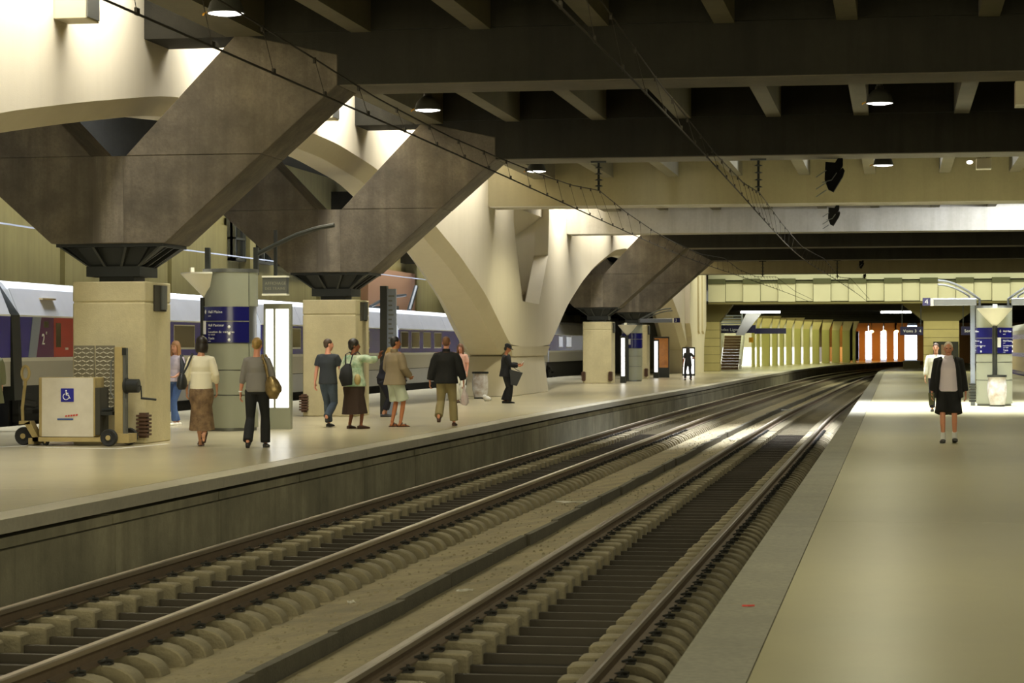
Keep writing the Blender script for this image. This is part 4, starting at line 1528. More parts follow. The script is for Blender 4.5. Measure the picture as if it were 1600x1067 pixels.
# staircase on the left platform
t = thing('staircase', 'brown stairs with white side panels beneath a dark sign canopy', 'stairs', (-11.3, 166, 0))
off = (-11.3, 166, 0)
for k in range(12):
    b = MB(off); b.box(-12.1, -10.9, 162 + k * .34, 162 + k * .34 + .4, k * .20, k * .20 + .19); b.build('step', M['brown'], t)
for x, mt in ((-12.3, 't_silver'), (-10.8, 'lit_panel')):
    b = MB(off); b.prism([(161.6, .05), (162.2, .05), (166.4, 2.5), (166.4, 3.2), (165.7, 3.2), (161.6, .75)], 'x', x, x + .14)
    b.build('side_panel', M['letter'], t)
for x in (-12.9, -12.5):
    b = MB(off); b.box(x - .1, x + .1, 161.5, 161.7, 0, 2.4); b.build('white_post', M['letter'], t)
b = MB(off); b.box(-12.6, -9.6, 161.2, 161.4, 2.55, 3.1); cb = b.build('canopy_board', M['dark_sign'], t)
text('Grandes Lignes', .28, (-1.2, -4.83, 2.7), (PI / 2, 0, 0), M['letter'], t)
b = MB(off); b.hexa([(-11.0, 161.0, 2.4), (-10.4, 161.0, 2.4), (-10.4, 161.15, 2.4), (-11.0, 161.15, 2.4), (-10.2, 161.0, 4.0), (-9.1, 161.0, 4.0), (-9.1, 161.15, 4.0), (-10.2, 161.15, 4.0)])
b.build('white_gusset', M['t_white'], t)
b = MB(off)
for k in range(4):
    b.box(-12.2, -10.6, 162.0, 162.1, 3.2 + k * .18, 3.26 + k * .18)
b.box(-12.25, -12.15, 161.9, 162.1, 3.1, 3.9); b.box(-10.65, -10.55, 161.9, 162.1, 3.1, 3.9)
b.build('railing', M['t_silver'], t)
b = MB((-10.0, 162.5, 1.9)); b.box(-10.15, -9.85, 162.4, 162.55, 1.9, 2.25)
sgn = b.build('warning_sign', M['yellow']); sgn.location = (-10.0, 162.5, 1.9)
tag(sgn, 'small yellow sign right of the far staircase', 'sign')
b = MB((-9.0, 170, 2.5)); b.box(-10.2, -7.9, 170, 170.2, 2.55, 2.95)
sgn = b.build('hanging_board', M['sign_blue']); sgn.location = (-9.0, 170, 2.5)
tag(sgn, 'blue hanging board right of the far staircase', 'sign')

# olive columns along the far curve
for x0, x1, y in [(-11.2, -11.02, 182.5), (-10.98, -10.8, 185.5), (-10.77, -10.17, 189.0), (-10.17, -9.77, 193.5), (-9.76, -9.45, 198.0), (-9.42, -8.95, 202.5), (-8.92, -8.37, 207.5), (-8.32, -7.76, 212.5), (-7.68, -7.05, 217.5), (-6.94, -6.24, 222.5), (-6.11, -5.39, 227.5), (-5.23, -4.49, 232.5), (-4.3, -4.0, 237.0)]:
    off = ((x0 + x1) / 2, y, 0)
    t = thing('far_column', 'olive column in the row along the far curve', 'column', off, group='olive columns along the far curve')
    b = MB(off); b.box(x0, x1, y, y + 1.6, 0, 3.2); b.build('shaft', M['olive_col'], t)
    b = MB(off); b.prism([(x0, 3.2), (x1, 3.2), (x1 + .45, 4.4), (x0 + .15, 4.4)], 'y', y, y + .7); b.build('bracket', M['y_stone'], t)
# wall behind the columns; low strip painted white for the lit gaps
wf = strip('wall_far', M['letter'], lambda q: -17.0 + CL(q) * 1.02, lambda q: -16.7 + CL(q) * 1.02, 170, 258, 0, 1.55)
tag(wf, kind='structure')
wf = strip('wall_far', M['haunch'], lambda q: -17.0 + CL(q) * 1.02, lambda q: -16.72 + CL(q) * 1.02, 170, 258, 1.55, 4.4)
tag(wf, kind='structure')
area('hall_light', (-9.9, 212, 3.9), 0.8, 66, 3400, COOL, rot=(0, math.radians(28), math.radians(-5.5)), spread=130)  # unseen light added to whiten the low wall between the columns
# sodium lit columns at the end of the hall
for k, x in enumerate([-3.69, -2.13, -0.57, 0.63]):
    y = 262
    w = (.36, .5, .42, .4)[k]
    off = (x, y, 0)
    t = thing('hall_column', 'orange lit column at the end of the hall', 'column', off, group='orange lit columns at the hall end')
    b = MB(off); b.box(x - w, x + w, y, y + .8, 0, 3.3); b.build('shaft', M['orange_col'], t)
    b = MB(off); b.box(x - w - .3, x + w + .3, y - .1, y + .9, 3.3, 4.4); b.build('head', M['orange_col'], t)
for x, lb in ((-2.58, 'leftmost of three yellow sodium lamps at the hall end'), (-1.22, 'middle one of three yellow sodium lamps at the hall end'), (0.14, 'rightmost of three yellow sodium lamps at the hall end')):
    y = 258
    off = (x, y, 3.4)
    t = thing('sodium_lamp', lb, 'lamp', off, group='sodium lamps at the hall end')
    b = MB(off); b.ball((x, y, 3.25), (.24, .24, .17), 10); b.build('globe', M['orange_glow'], t, True)
    b = MB(off); b.tube([(x, y, 3.35), (x, y, 4.4)], .04, 6); b.build('stem', M['black'], t)
# end walls either side of the daylight opening
b = MB(); b.box(-25, -4.6, 296, 297, GROUND, 4.5); o = b.build('wall_end', M['rwall']); tag(o, kind='structure')
b = MB(); b.box(2.4, 16, 262, 263, GROUND, 4.5); o = b.build('wall_end', M['rwall']); tag(o, kind='structure')
# low block at the end of the right platform
t = thing('platform_end_block', 'dark low block on the end of the right platform', 'block', (1.15, 168, 0))
b = MB((1.15, 168, 0)); b.box(.55, 1.75, 168, 169.5, 0, .52); b.build('block', M['haunch'], t)
b = MB((1.15, 168, 0)); b.box(.5, 1.8, 167.95, 169.55, .52, .57); b.build('cap', M['totem'], t)

# loose grit on the slabs, nobody could count it
b = MB()
for k in range(1500):
    yv = 12 + 60 * random.random() ** 1.6
    left = random.random() < .55
    u = random.random()
    if left:
        x, z = -5.3 + u * .8, GROUND + .012 + u * .095
    else:
        x, z = -4.38 + u * .75, GROUND + .015 + u * .10
    r = random.uniform(.006, .02)
    b.hexa([(x - r, yv - r, z - r * .5), (x + r, yv - r * .6, z - r * .5), (x + r * .7, yv + r, z - r * .5), (x - r * .8, yv + r * .8, z - r * .5),
            (x - r * .5, yv - r * .5, z + r * .8), (x + r * .6, yv - r * .3, z + r * .7), (x + r * .3, yv + r * .5, z + r * .6), (x - r * .5, yv + r * .4, z + r * .8)])
o = b.build('grit', M['sleeper'])
o['kind'] = 'stuff'
o.parent = mid

# ---------------------------------------------------------------- litter on the tracks
for (x, y, z, w, d, rz, lb) in ((-4.10, 21.8, GROUND + .055, .17, .06, .6, 'white paper scrap beside the kerb, nearest on the track bed'),
                                (-4.75, 34.0, GROUND + .09, .5, .12, .2, 'pale flattened litter on the slab between the tracks'),
                                (-4.08, 58.0, GROUND + .06, .34, .26, .5, 'pale rubbish lying in the lit strip between the tracks'),
                                (-4.9, 20.5, GROUND + .075, .07, .05, .9, 'tiny white scrap on the slab left of the kerb'),
                                (-3.95, 85.0, GROUND + .075, .35, .2, .1, 'white rubbish far down between the tracks')):
    b = MB((x, y, z))
    c_, s_ = math.cos(rz), math.sin(rz)
    n = 5
    grid = [[None] * n for _ in range(n)]
    for i in range(n):
        for j in range(n):
            u, v = (i / (n - 1) - .5) * w, (j / (n - 1) - .5) * d
            grid[i][j] = b.v((x + u * c_ - v * s_, y + u * s_ + v * c_, z + .012 + random.uniform(0, .03)))
    for i in range(n - 1):
        for j in range(n - 1):
            b.bm.faces.new([grid[i][j], grid[i + 1][j], grid[i + 1][j + 1], grid[i][j + 1]])
    bmesh.ops.solidify(b.bm, geom=b.bm.faces[:], thickness=.004)
    o = b.build('litter', M['paper'])
    o.location = (x, y, z)
    tag(o, lb, 'litter')
b = MB((-.9, 14.2, .006)); b.tube([(-.93, 14.2, .010), (-.90, 14.18, .012), (-.86, 14.22, .010)], .006, 6)
o = b.build('litter', M['red_print']); o.location = (-.9, 14.2, .006); tag(o, 'tiny red scrap on the right coping', 'litter')

# ---------------------------------------------------------------- people
def remeshed(b, name, material, parent, voxel=.012, smooth=5, extra=None):
    """one continuous skin over the overlapping shapes in b; extra: more shapes appended afterwards"""
    me = bpy.data.meshes.new(name)
    bmesh.ops.recalc_face_normals(b.bm, faces=b.bm.faces[:])
    b.bm.to_mesh(me)
    b.bm.free()
    o = bpy.data.objects.new(name, me)
    COL.objects.link(o)
    md = o.modifiers.new('r', 'REMESH')
    md.mode = 'VOXEL'
    md.voxel_size = voxel
    sm = o.modifiers.new('s', 'SMOOTH')
    sm.factor = .5
    sm.iterations = smooth
    bpy.context.view_layer.update()
    dg = bpy.context.evaluated_depsgraph_get()
    nm = bpy.data.meshes.new_from_object(o.evaluated_get(dg))
    o.modifiers.clear()
    o.data = nm
    bpy.data.meshes.remove(me)
    nm.name = name
    if extra is not None:
        bmesh.ops.recalc_face_normals(extra.bm, faces=extra.bm.faces[:])
        extra.bm.from_mesh(nm)
        extra.bm.to_mesh(nm)
        extra.bm.free()
    nm.materials.clear()
    nm.materials.append(material)
    nm.polygons.foreach_set('use_smooth', [True] * len(nm.polygons))
    o.parent = parent
    return o


def ik(a, c, l1, l2, pole):
    a, c, pole = Vector(a), Vector(c), Vector(pole)
    d = c - a
    L = min(d.length, (l1 + l2) * .999)
    d.normalize()
    q = (l1 * l1 - l2 * l2 + L * L) / (2 * L)
    h = math.sqrt(max(l1 * l1 - q * q, 0))
    p = pole - d * pole.dot(d)
    p.normalize()
    return a + d * q + p * h, a + d * L


def person(label, loc, heading, H, skin='skin', feet=((-.10, .0, .08, 0, 0), (.10, .0, .08, 0, 0)), hands=((-.27, .02, .78), (.27, .02, .78)),
           hand_dir=((0, .1, -1), (0, .1, -1)), turn=0.0, nod=0.0, lean=0.0, top=None, bottom=None, shoes=None, hair=None, girth=1.0, female=False, pelvis=(0, 0, .93), group=None):
    """local axes: x right, y the way the person faces, z up; heading in degrees anticlockwise from +y"""
    t = thing('person', label, 'person', loc, math.radians(heading), group)
    s = H / 1.75
    t.scale = (s, s, s)
    g = girth
    P = Vector(pelvis)
    sw = .165 if female else .19          # shoulder half width
    hw = .095 if female else .088
    up = P + Vector((0, lean * .28, .36))       # chest
    nk = P + Vector((0, lean * .50 - .01, .555))  # neck base
    hd = nk + Vector((0, lean * .12 + .035, .15))
    HR = Matrix.Rotation(math.radians(turn), 3, 'Z') @ Matrix.Rotation(math.radians(nod), 3, 'X')
    hp = lambda x, y, z: hd + HR @ Vector((x, y, z))
    wst = P + Vector((0, lean * .10, .17))
    # torso stations: (point, half width, half depth)
    if female:
        tor = [(P + Vector((0, 0, -.06)), .155 * g, .115 * g), (P + Vector((0, -.01, .04)), .175 * g, .120 * g), (wst, .130 * g, .095 * g), (P + Vector((0, lean * .2 + .01, .27)), .145 * g, .115 * g),
               (up, .150 * g, .120 * g), (P + Vector((0, lean * .4, .47)), .150, .095), (nk + Vector((0, 0, -.02)), .075, .065)]
    else:
        tor = [(P + Vector((0, 0, -.06)), .150 * g, .115 * g), (P + Vector((0, 0, .04)), .165 * g, .118 * g), (wst, .150 * g, .110 * g), (P + Vector((0, lean * .2, .27)), .160 * g, .118 * g),
               (up, .175 * g, .125 * g), (P + Vector((0, lean * .4, .47)), .175, .10), (nk + Vector((0, 0, -.02)), .08, .07)]

    def torso(b, d=0.0, lo=0, hi=None):
        st = tor[lo:hi]
        b.tube([q[0] for q in st], [(q[1] + d, q[2] + d) for q in st], 20, side=(1, 0, 0))

    sh, el, wr = [], [], []
    for i, sx in enumerate((-1, 1)):
        S_ = P + Vector((sx * sw, lean * .42, .495))
        e, w = ik(S_, hands[i], .29, .255, (sx * .45, -1.0, -.25))
        sh.append(S_), el.append(e), wr.append(w)
    hip, kn, an = [], [], []
    for i, sx in enumerate((-1, 1)):
        h_ = P + Vector((sx * hw, 0, -.03))
        k, a_ = ik(h_, Vector(feet[i][:3]), .425, .425, (sx * .08, 1, 0))
        hip.append(h_), kn.append(k), an.append(a_)

    def arm(b, i, d=0.0, to=1.0):
        """to: 1 = wrist, .5 = elbow"""
        sx = (-1, 1)[i]
        dz = Vector((0, 0, -.012 - max(0, d) * .9))
        pts = [P + Vector((sx * (sw - .08), lean * .42, .505)) + dz, sh[i] + dz, sh[i].lerp(el[i], .5), el[i]]
        rs = [.052 + d * .8, .054 + d * .8, .047 + d, .040 + d]
        if to <= .5:
            f = to / .5
            pts[3] = sh[i].lerp(el[i], f)
            pts[2] = sh[i].lerp(el[i], f * .5)
            rs = [.052 + d * .8, .055 + d * .8, .052 + d, .050 + d]
        else:
            f = (to - .5) / .5
            pts += [el[i].lerp(wr[i], f * .4), el[i].lerp(wr[i], f)]
            rs += [.041 + d, .040 + d - .014 * f]
        b.tube(pts, rs, 12)

    def leg(b, i, d=0.0, to=1.0, flare=0.0):
        pts = [hip[i] + Vector((0, 0, .03)), hip[i].lerp(kn[i], .3), kn[i]]
        rs = [.088 * g + d, .080 * g + d, .055 + d]
        if to <= .5:
            f = to / .5
            pts = [hip[i] + Vector((0, 0, .03)), hip[i].lerp(kn[i], f * .5), hip[i].lerp(kn[i], f)]
            rs = [.088 * g + d, .082 * g + d, .078 + d + flare]
        else:
            f = (to - .5) / .5
            pts += [kn[i].lerp(an[i], f * .35), kn[i].lerp(an[i], f)]
            rs += [.053 + d + flare * .4, (.036 + (1 - f) * .012) + d + flare]
        b.tube(pts, rs, 14)

    def foot(b, i, d=0.0, heel=0.0):
        yaw, pitch = math.radians(feet[i][3]), math.radians(feet[i][4])
        R_ = Matrix.Rotation(yaw, 3, 'Z') @ Matrix.Rotation(-pitch, 3, 'X')
        q = lambda x, y, z: an[i] + R_ @ Vector((x, y, z))
        b.tube([q(0, -.065, -.045), q(0, -.02, -.040), q(0, .06, -.048), q(0, .135, -.058), q(0, .185, -.062)],
               [(.024 + d, .026 + d), (.034 + d, .036 + d), (.040 + d, .030 + d), (.042 + d, .021 + d), (.026 + d, .014 + d)], 12, side=R_ @ Vector((1, 0, 0)))
        b.tube([an[i] + Vector((0, 0, .05)), an[i], q(0, -.01, -.04)], [.036 + d, .036 + d, .034 + d], 10)

    # ---- body, one surface
    b = MB()
    torso(b, -.012)
    for i in (0, 1):
        arm(b, i, -.003)
        leg(b, i, -.006)
        foot(b, i, -.004)
    b.tube([nk + Vector((0, -.005, -.06)), nk + Vector((0, .005, .02)), hd + Vector((0, -.012, -.05))], [.062, .054, .052], 14)
    # head: skull, face wedge, jaw, nose, ears
    b.ball(hp(0, -.012, .045), (.075, .092, .088), 18, HR)
    b.ball(hp(0, .022, -.02), (.062, .072, .092), 16, HR)
    b.ball(hp(0, .052, -.085), (.034, .032, .026), 10, HR)
    b.tube([hp(0, .088, .022), hp(0, .103, -.005), hp(0, .110, -.022), hp(0, .09, -.03)], [.010, .013, .016, .012], 8)
    for sx in (-1, 1):
        b.ball(hp(sx * .078, -.012, -.002), (.010, .020, .032), 8, HR)
        b.ball(hp(sx * .030, .080, .030), (.022, .010, .010), 8, HR)
    # hands with fingers
    fx = MB()
    for i, sx in enumerate((-1, 1)):
        dv = Vector(hand_dir[i]).normalized()
        w = wr[i]
        side = Vector((0, 1, 0)) - dv * dv.y
        if side.length < .2:
            side = Vector((-sx, 0, 0)) - dv * (-sx * dv.x)
        side.normalize()
        nrm = dv.cross(side) * sx
        b.tube([w - dv * .02, w + dv * .03, w + dv * .085], [(.026, .022), (.040, .017), (.040, .014)], 12, side=side)
        for k, (ln, off_) in enumerate(((.068, .028), (.078, .010), (.072, -.009), (.056, -.027))):
            p0 = w + dv * .065 + side * off_ * .9
            p1 = w + dv * (.09 + ln * .35) + side * off_ - nrm * -.004
            p2 = p1 + dv * ln * .38 + nrm * -.014 * sx * sx
            p3 = p2 + dv * ln * .25 + nrm * -.022
            fx.tube([p0, p1, p2, p3], [.0095, .0095, .0085, .0065], 8)
        q0 = w + dv * .025 + side * .030
        fx.tube([q0, q0 + side * .022 + dv * .025, q0 + side * .030 + dv * .055 - nrm * .008], [.012, .011, .008], 8)
    body = remeshed(b, 'body', M[skin], t, .0125, 4, fx)
    # face
    for sx in (-1, 1):
        e = MB()
        e.ball(hp(sx * .030, .087, .014), (.012, .007, .007), 8, HR)
        e.build('eye', M['eye'], t, True)
        e = MB()
        e.tube([hp(sx * .014, .090, .036), hp(sx * .032, .090, .041), hp(sx * .048, .080, .036)], .005, 6)
        e.build('eyebrow', M[hair['mat']] if hair else M['eye'], t)
    e = MB()
    e.tube([hp(-.022, .088, -.055), hp(0, .095, -.053), hp(.022, .088, -.055)], .006, 6)
    e.build('mouth', M['lip'], t)
    # ---- clothes
    if bottom:
        mt = M[bottom['mat']]
        if bottom['kind'] == 'skirt':
            zh = bottom['hem']
            b = MB()
            cx = (an[0] + an[1]) * .5
            st = []
            for k in range(7):
                u = k / 6
                z = (P.z + .10) * (1 - u) + zh * u
                c = Vector((P.x, P.y, z)).lerp(Vector((cx.x, cx.y * .7, z)), u * u)
                w_ = .138 * g * (1 - u) + bottom['w'] * u + (.055 * math.sin(min(u * 2.2, 1) * PI))
                d_ = .105 * g * (1 - u) + bottom['d'] * u + (.035 * math.sin(min(u * 2.2, 1) * PI))
                st.append((c, w_, d_))
            b.tube([q[0] for q in st], [(q[1], q[2]) for q in st], 28, side=(1, 0, 0))
            for v in b.bm.verts:     # folds
                u = max(0, min(1, (P.z - v.co.z) / max(.1, P.z - zh)))
                a = math.atan2(v.co.y, v.co.x)
                f = 1 + .06 * u * math.sin(7 * a) + .03 * u * math.sin(11 * a + 1)
                v.co.x *= f
                v.co.y *= f
            b.build('skirt', mt, t, True)
        else:
            b = MB()
            torso(b, .006, 0, 3)
            for i in (0, 1):
                leg(b, i, .013 + bottom.get('loose', 0), bottom.get('to', .97), bottom.get('flare', .012))
            remeshed(b, bottom.get('name', 'trousers'), mt, t, .0125, 5)
    if top:
        mt = M[top['mat']]
        d = .012 + top.get('loose', 0)
        b = MB()
        torso(b, d, 1, 7)
        for i in (0, 1):
            arm(b, i, d + .002, top.get('to', .95))
        hm = top.get('hem')
        if hm is not None:           # longer hem
            z0 = P.z + .12
            b.tube([Vector((0, lean * .12, z0 + .14)), Vector((0, lean * .06, z0)), Vector((0, 0, hm))],
                   [(.152 * g + d, .115 * g + d), (.165 * g + d, .125 * g + d), (.185 * g + d + top.get('flare', 0), .145 * g + d + top.get('flare', 0))], 20, side=(1, 0, 0))
        remeshed(b, top.get('name', 'shirt'), mt, t, .0125, 5)
        if top.get('collar'):
            b = MB()
            b.lathe([(.068, -.02), (.076, -.02), (.078, .035), (.066, .045)], nk + Vector((0, 0, .0)), 16)
            b.build('collar', M[top['collar']], t, True)
    if shoes:
        for i in (0, 1):
            b = MB()
            yaw, pitch = math.radians(feet[i][3]), math.radians(feet[i][4])
            R_ = Matrix.Rotation(yaw, 3, 'Z') @ Matrix.Rotation(-pitch, 3, 'X')
            q = lambda x, y, z: an[i] + R_ @ Vector((x, y, z))
            low = shoes.get('low', False)
            hl = shoes.get('heel', 0)
            if low:   # sole and straps
                b.tube([q(0, -.07, -.072), q(0, .0, -.074), q(0, .1, -.076), q(0, .20, -.076)], [(.034, .010), (.038, .010), (.048, .010), (.034, .008)], 12, side=R_ @ Vector((1, 0, 0)))
                b.tube([q(-.045, .10, -.062), q(-.02, .11, -.024), q(.02, .11, -.024), q(.045, .10, -.062)], .010, 8)
                b.tube([q(-.040, -.02, -.05), q(-.03, .03, .0), q(.03, .03, .0), q(.040, -.02, -.05)], .009, 8)
            else:
                b.tube([q(0, -.075, -.05), q(0, -.02, -.042), q(0, .06, -.048), q(0, .135, -.056), q(0, .20, -.062)],
                       [(.030, .030), (.042, .040), (.048, .034), (.050, .026), (.032, .018)], 14, side=R_ @ Vector((1, 0, 0)))
                b.tube([q(0, -.075, -.076), q(0, .0, -.077), q(0, .13, -.080), q(0, .205, -.078)], [(.034, .010), (.040, .010), (.052, .010), (.034, .008)], 12, side=R_ @ Vector((1, 0, 0)))
            b.build(shoes.get('name', 'shoe'), M[shoes['mat']], t, True)
            if shoes.get('sock'):
                b = MB()
                b.tube([an[i] + (kn[i] - an[i]) * .26, an[i] + (kn[i] - an[i]) * .1, an[i], q(0, .0, -.03)], [.045, .046, .046, .044], 12)
                b.build('sock', M[shoes['sock']], t, True)
    if hair:
        b = MB()
        st = hair['style']
        hm_ = M[hair['mat']]
        if st == 'short':
            b.ball(hp(0, -.020, .056), (.081, .096, .088), 16, HR)
            b.ball(hp(0, -.050, .0), (.072, .060, .085), 14, HR)
        elif st == 'crop':
            b.ball(hp(0, -.018, .052), (.079, .095, .085), 16, HR)
            b.ball(hp(0, -.050, .010), (.070, .055, .070), 14, HR)
        elif st == 'bob':
            b.ball(hp(0, -.020, .060), (.095, .105, .092), 16, HR)
            b.ball(hp(0, -.045, -.03), (.100, .080, .11), 16, HR)
            for sx in (-1, 1):
                b.ball(hp(sx * .075, -.015, -.03), (.030, .060, .105), 12, HR)
        elif st == 'long':
            b.ball(hp(0, -.020, .058), (.088, .102, .092), 16, HR)
            b.tube([hp(0, -.06, .05), hp(0, -.075, -.08), hp(0, -.08, -.22), hp(0, -.07, -.30)], [(.085, .05), (.092, .05), (.085, .04), (.05, .02)], 16, side=HR @ Vector((1, 0, 0)))
            for sx in (-1, 1):
                b.tube([hp(sx * .07, .01, .06), hp(sx * .085, .0, -.04), hp(sx * .085, -.0, -.16), hp(sx * .075, -.01, -.22)], [.03, .032, .030, .016], 10)
        elif st == 'updo':
            b.ball(hp(0, -.018, .055), (.083, .098, .088), 16, HR)
            b.ball(hp(0, -.060, .02), (.066, .060, .075), 14, HR)
            b.ball(hp(0, -.105, .03), (.040, .035, .055), 12, HR)
        elif st == 'bald':
            b.tube([hp(-.078, .0, .03), hp(-.070, -.06, .03), hp(-.03, -.10, .03), hp(.03, -.10, .03), hp(.070, -.06, .03), hp(.078, .0, .03)], [(.012, .045)] * 6, 10)
            b.ball(hp(0, -.05, .075), (.070, .070, .068), 14, HR)
        elif st == 'afro':
            b.ball(hp(0, -.025, .060), (.100, .112, .100), 16, HR)
            b.ball(hp(0, -.060, .0), (.090, .070, .09), 14, HR)
        remeshed(b, 'hair', hm_, t, .012, 3)
    t['_d'] = 0
    del t['_d']
    return dict(t=t, nk=nk, sh=sh, el=el, wr=wr, P=P, hp=hp, HR=HR, up=up, an=an, s=s)


def part(p, b, name, m_, smooth=True):
    return b.build(name, M[m_], p['t'], smooth)


M['hair_dark'] = mat('dark brown hair', (0.018, 0.012, 0.008, 1), 0.45)
M['hair_black'] = mat('black hair', (0.010, 0.009, 0.008, 1), 0.45)
M['hair_blond'] = mat('dark blond hair', S(176, 142, 78), 0.5, noise=0.6, nscale=18, col2=S(96, 74, 38))
M['hair_fair'] = mat('fair brown hair', S(176, 128, 84), 0.5, noise=0.4, nscale=18)
M['hair_red'] = mat('short reddish brown hair', S(110, 74, 48), 0.6)
M['hair_white'] = mat('white hair', S(214, 198, 176), 0.6)
M['hair_brown'] = mat('brown cropped hair', S(70, 52, 34), 0.6)
M['c_cream'] = mat('cream knit', S(236, 228, 202), 0.8)
M['c_skirt'] = mat('patterned brown skirt', S(146, 118, 84), 0.8, noise=0.9, nscale=9, col2=S(74, 52, 34), fine=0.5)
M['c_black'] = mat('black cloth', (0.010, 0.010, 0.011, 1), 0.85)
M['c_bag_black'] = mat('dark leather bag', (0.020, 0.022, 0.026, 1), 0.4)
M['c_grey'] = mat('grey knit', S(128, 124, 120), 0.85)
M['c_gold'] = mat('bronze metallic leather', S(150, 128, 84), 0.3, metal=0.6, noise=0.6, nscale=14, col2=S(70, 56, 32))
M['c_lilac'] = mat('pale lilac shirt', S(236, 222, 236), 0.8)
M['c_printed'] = mat('white lilac printed top', S(222, 210, 222), 0.8, noise=0.6, nscale=7, col2=S(150, 140, 165))
M['c_jeans'] = mat('blue jeans', S(72, 98, 148), 0.85, noise=0.4, nscale=5, col2=S(40, 58, 96))
M['c_jeans_dark'] = mat('dark grey blue jeans', S(72, 84, 96), 0.85, noise=0.5, nscale=5, col2=S(30, 38, 48))
M['c_tee'] = mat('charcoal tee shirt', S(46, 50, 54), 0.85)
M['c_green'] = mat('white and green printed top', S(226, 232, 206), 0.8, noise=1.0, nscale=4.5, col2=S(92, 140, 104))
M['c_white'] = mat('white cotton', S(236, 234, 220), 0.8)
M['c_brown'] = mat('dark brown skirt', S(52, 36, 26), 0.85)
M['c_beige'] = mat('taupe jacket', S(140, 124, 98), 0.85)
M['c_pale'] = mat('pale green shorts', S(196, 204, 184), 0.85)
M['c_khaki'] = mat('khaki trousers', S(156, 142, 102), 0.85, noise=0.3, nscale=4)
M['c_navy'] = mat('dark navy cloth', S(24, 24, 34), 0.85)
M['c_olive'] = mat('olive grey coat', S(110, 112, 84), 0.85)
M['c_pink'] = mat('pinkish top', S(220, 170, 150), 0.85)
M['sandal'] = mat('brown sandal', S(72, 46, 34), 0.6)
M['shoe_dark'] = mat('dark shoe', (0.02, 0.018, 0.016, 1), 0.5)
M['shoe_white'] = mat('white sock', S(232, 232, 232), 0.8)
M['plastic'] = mat('white carrier bag', S(226, 214, 214), 0.5, noise=0.5, nscale=9, col2=S(180, 130, 140))

HANG = (-.28, .03, .80)

# 1 woman, cream top and long patterned skirt, walking away
p = person('person with dark bob in cream top and long patterned brown skirt, walking away', (-11.08, 35.95, 0), 8, 1.76, 'skin', female=True,
           feet=((-.05, .22, .08, 0, 0), (.06, -.16, .17, 0, -52)), hands=((-.25, .10, .92), (.23, .14, .95)), turn=28,
           top=dict(mat='c_cream', to=.80, hem=.90, name='cream_top', flare=-.012), bottom=dict(kind='skirt', mat='c_skirt', hem=.27, w=.20, d=.20), shoes=dict(mat='sandal', low=True, name='sandal'),
           hair=dict(mat='hair_dark', style='bob'))
b = MB()
b.tube([(-.13, -.06, 1.50), (-.20, -.12, 1.30), (-.28, -.10, 1.16)], [(.016, .008)] * 3, 8)
b.tube([(-.15, .06, 1.49), (-.22, .10, 1.30), (-.29, .04, 1.16)], [(.016, .008)] * 3, 8)
hb = part(p, b, 'bag_strap', 'c_bag_black')
b = MB()
b.tube([(-.29, -.02, 1.17), (-.30, -.02, 1.10), (-.31, -.02, .98), (-.31, -.02, .92)], [(.05, .10), (.075, .15), (.085, .16), (.05, .12)], 16, side=(1, 0, 0))
part(p, b, 'shoulder_bag', 'c_bag_black')

# 2 woman, grey top, black trousers, bronze bag
p = person('blond person in grey top and black trousers with bronze shoulder bag, walking away', (-10.05, 35.6, 0), 4, 1.74, 'skin_red', female=True,
           feet=((-.11, -.20, .12, 0, -38), (.10, .18, .08, 0, 0)), hands=((-.30, .06, .80), (.24, .16, .98)), hand_dir=((0, .15, -1), (-.3, .7, .1)),
           top=dict(mat='c_grey', to=.72, hem=.90, name='grey_top', flare=-.01), bottom=dict(kind='trousers', mat='c_black', to=1.0, flare=.028, loose=.004), shoes=dict(mat='shoe_dark'),
           hair=dict(mat='hair_blond', style='updo'))
b = MB()
b.tube([(.10, -.09, 1.50), (.17, -.15, 1.34), (.21, -.16, 1.14)], [(.022, .010)] * 3, 8)
b.tube([(.13, .05, 1.50), (.23, .02, 1.30), (.27, -.04, 1.12)], [(.020, .010)] * 3, 8)
for k in range(6):
    b.ball((.13 + .016 * k, -.13 - .006 * k, 1.42 - .055 * k), (.026, .016, .020), 8)
part(p, b, 'bag_strap', 'c_gold')
b = MB()
b.tube([(.24, -.09, 1.14), (.26, -.10, 1.06), (.29, -.10, .94), (.32, -.09, .85), (.36, -.09, .83)], [(.06, .05), (.11, .07), (.14, .085), (.12, .08), (.05, .05)], 16, side=(1, 0, 0))
part(p, b, 'shoulder_bag', 'c_gold')
b = MB(); b.tube([p['wr'][0] + Vector((0, 0, .02)), p['wr'][0]], .034, 10); part(p, b, 'bracelet', 'letter')

# 3 girl beside the column
p = person('long haired person in pale printed top and jeans, half hidden by the first column', (-14.62, 45.7, 0), 150, 1.72, 'skin', female=True,
           feet=((-.08, .12, .08, 0, 0), (.08, -.12, .08, 0, 0)), hands=((-.20, .22, 1.02), (.20, .22, 1.02)), hand_dir=((.7, .5, 0), (-.7, .5, 0)), turn=12,
           top=dict(mat='c_printed', to=.45, hem=.92, name='printed_top'), bottom=dict(kind='trousers', mat='c_jeans', to=.98), shoes=dict(mat='c_white'),
           hair=dict(mat='hair_fair', style='long'))
b = MB(); b.tube([(-.17, 0, 1.48), (-.26, .02, 1.2), (-.28, .02, 1.0)], [(.02, .05), (.05, .10), (.06, .14)], 12, side=(1, 0, 0)); part(p, b, 'dark_bag', 'c_bag_black')

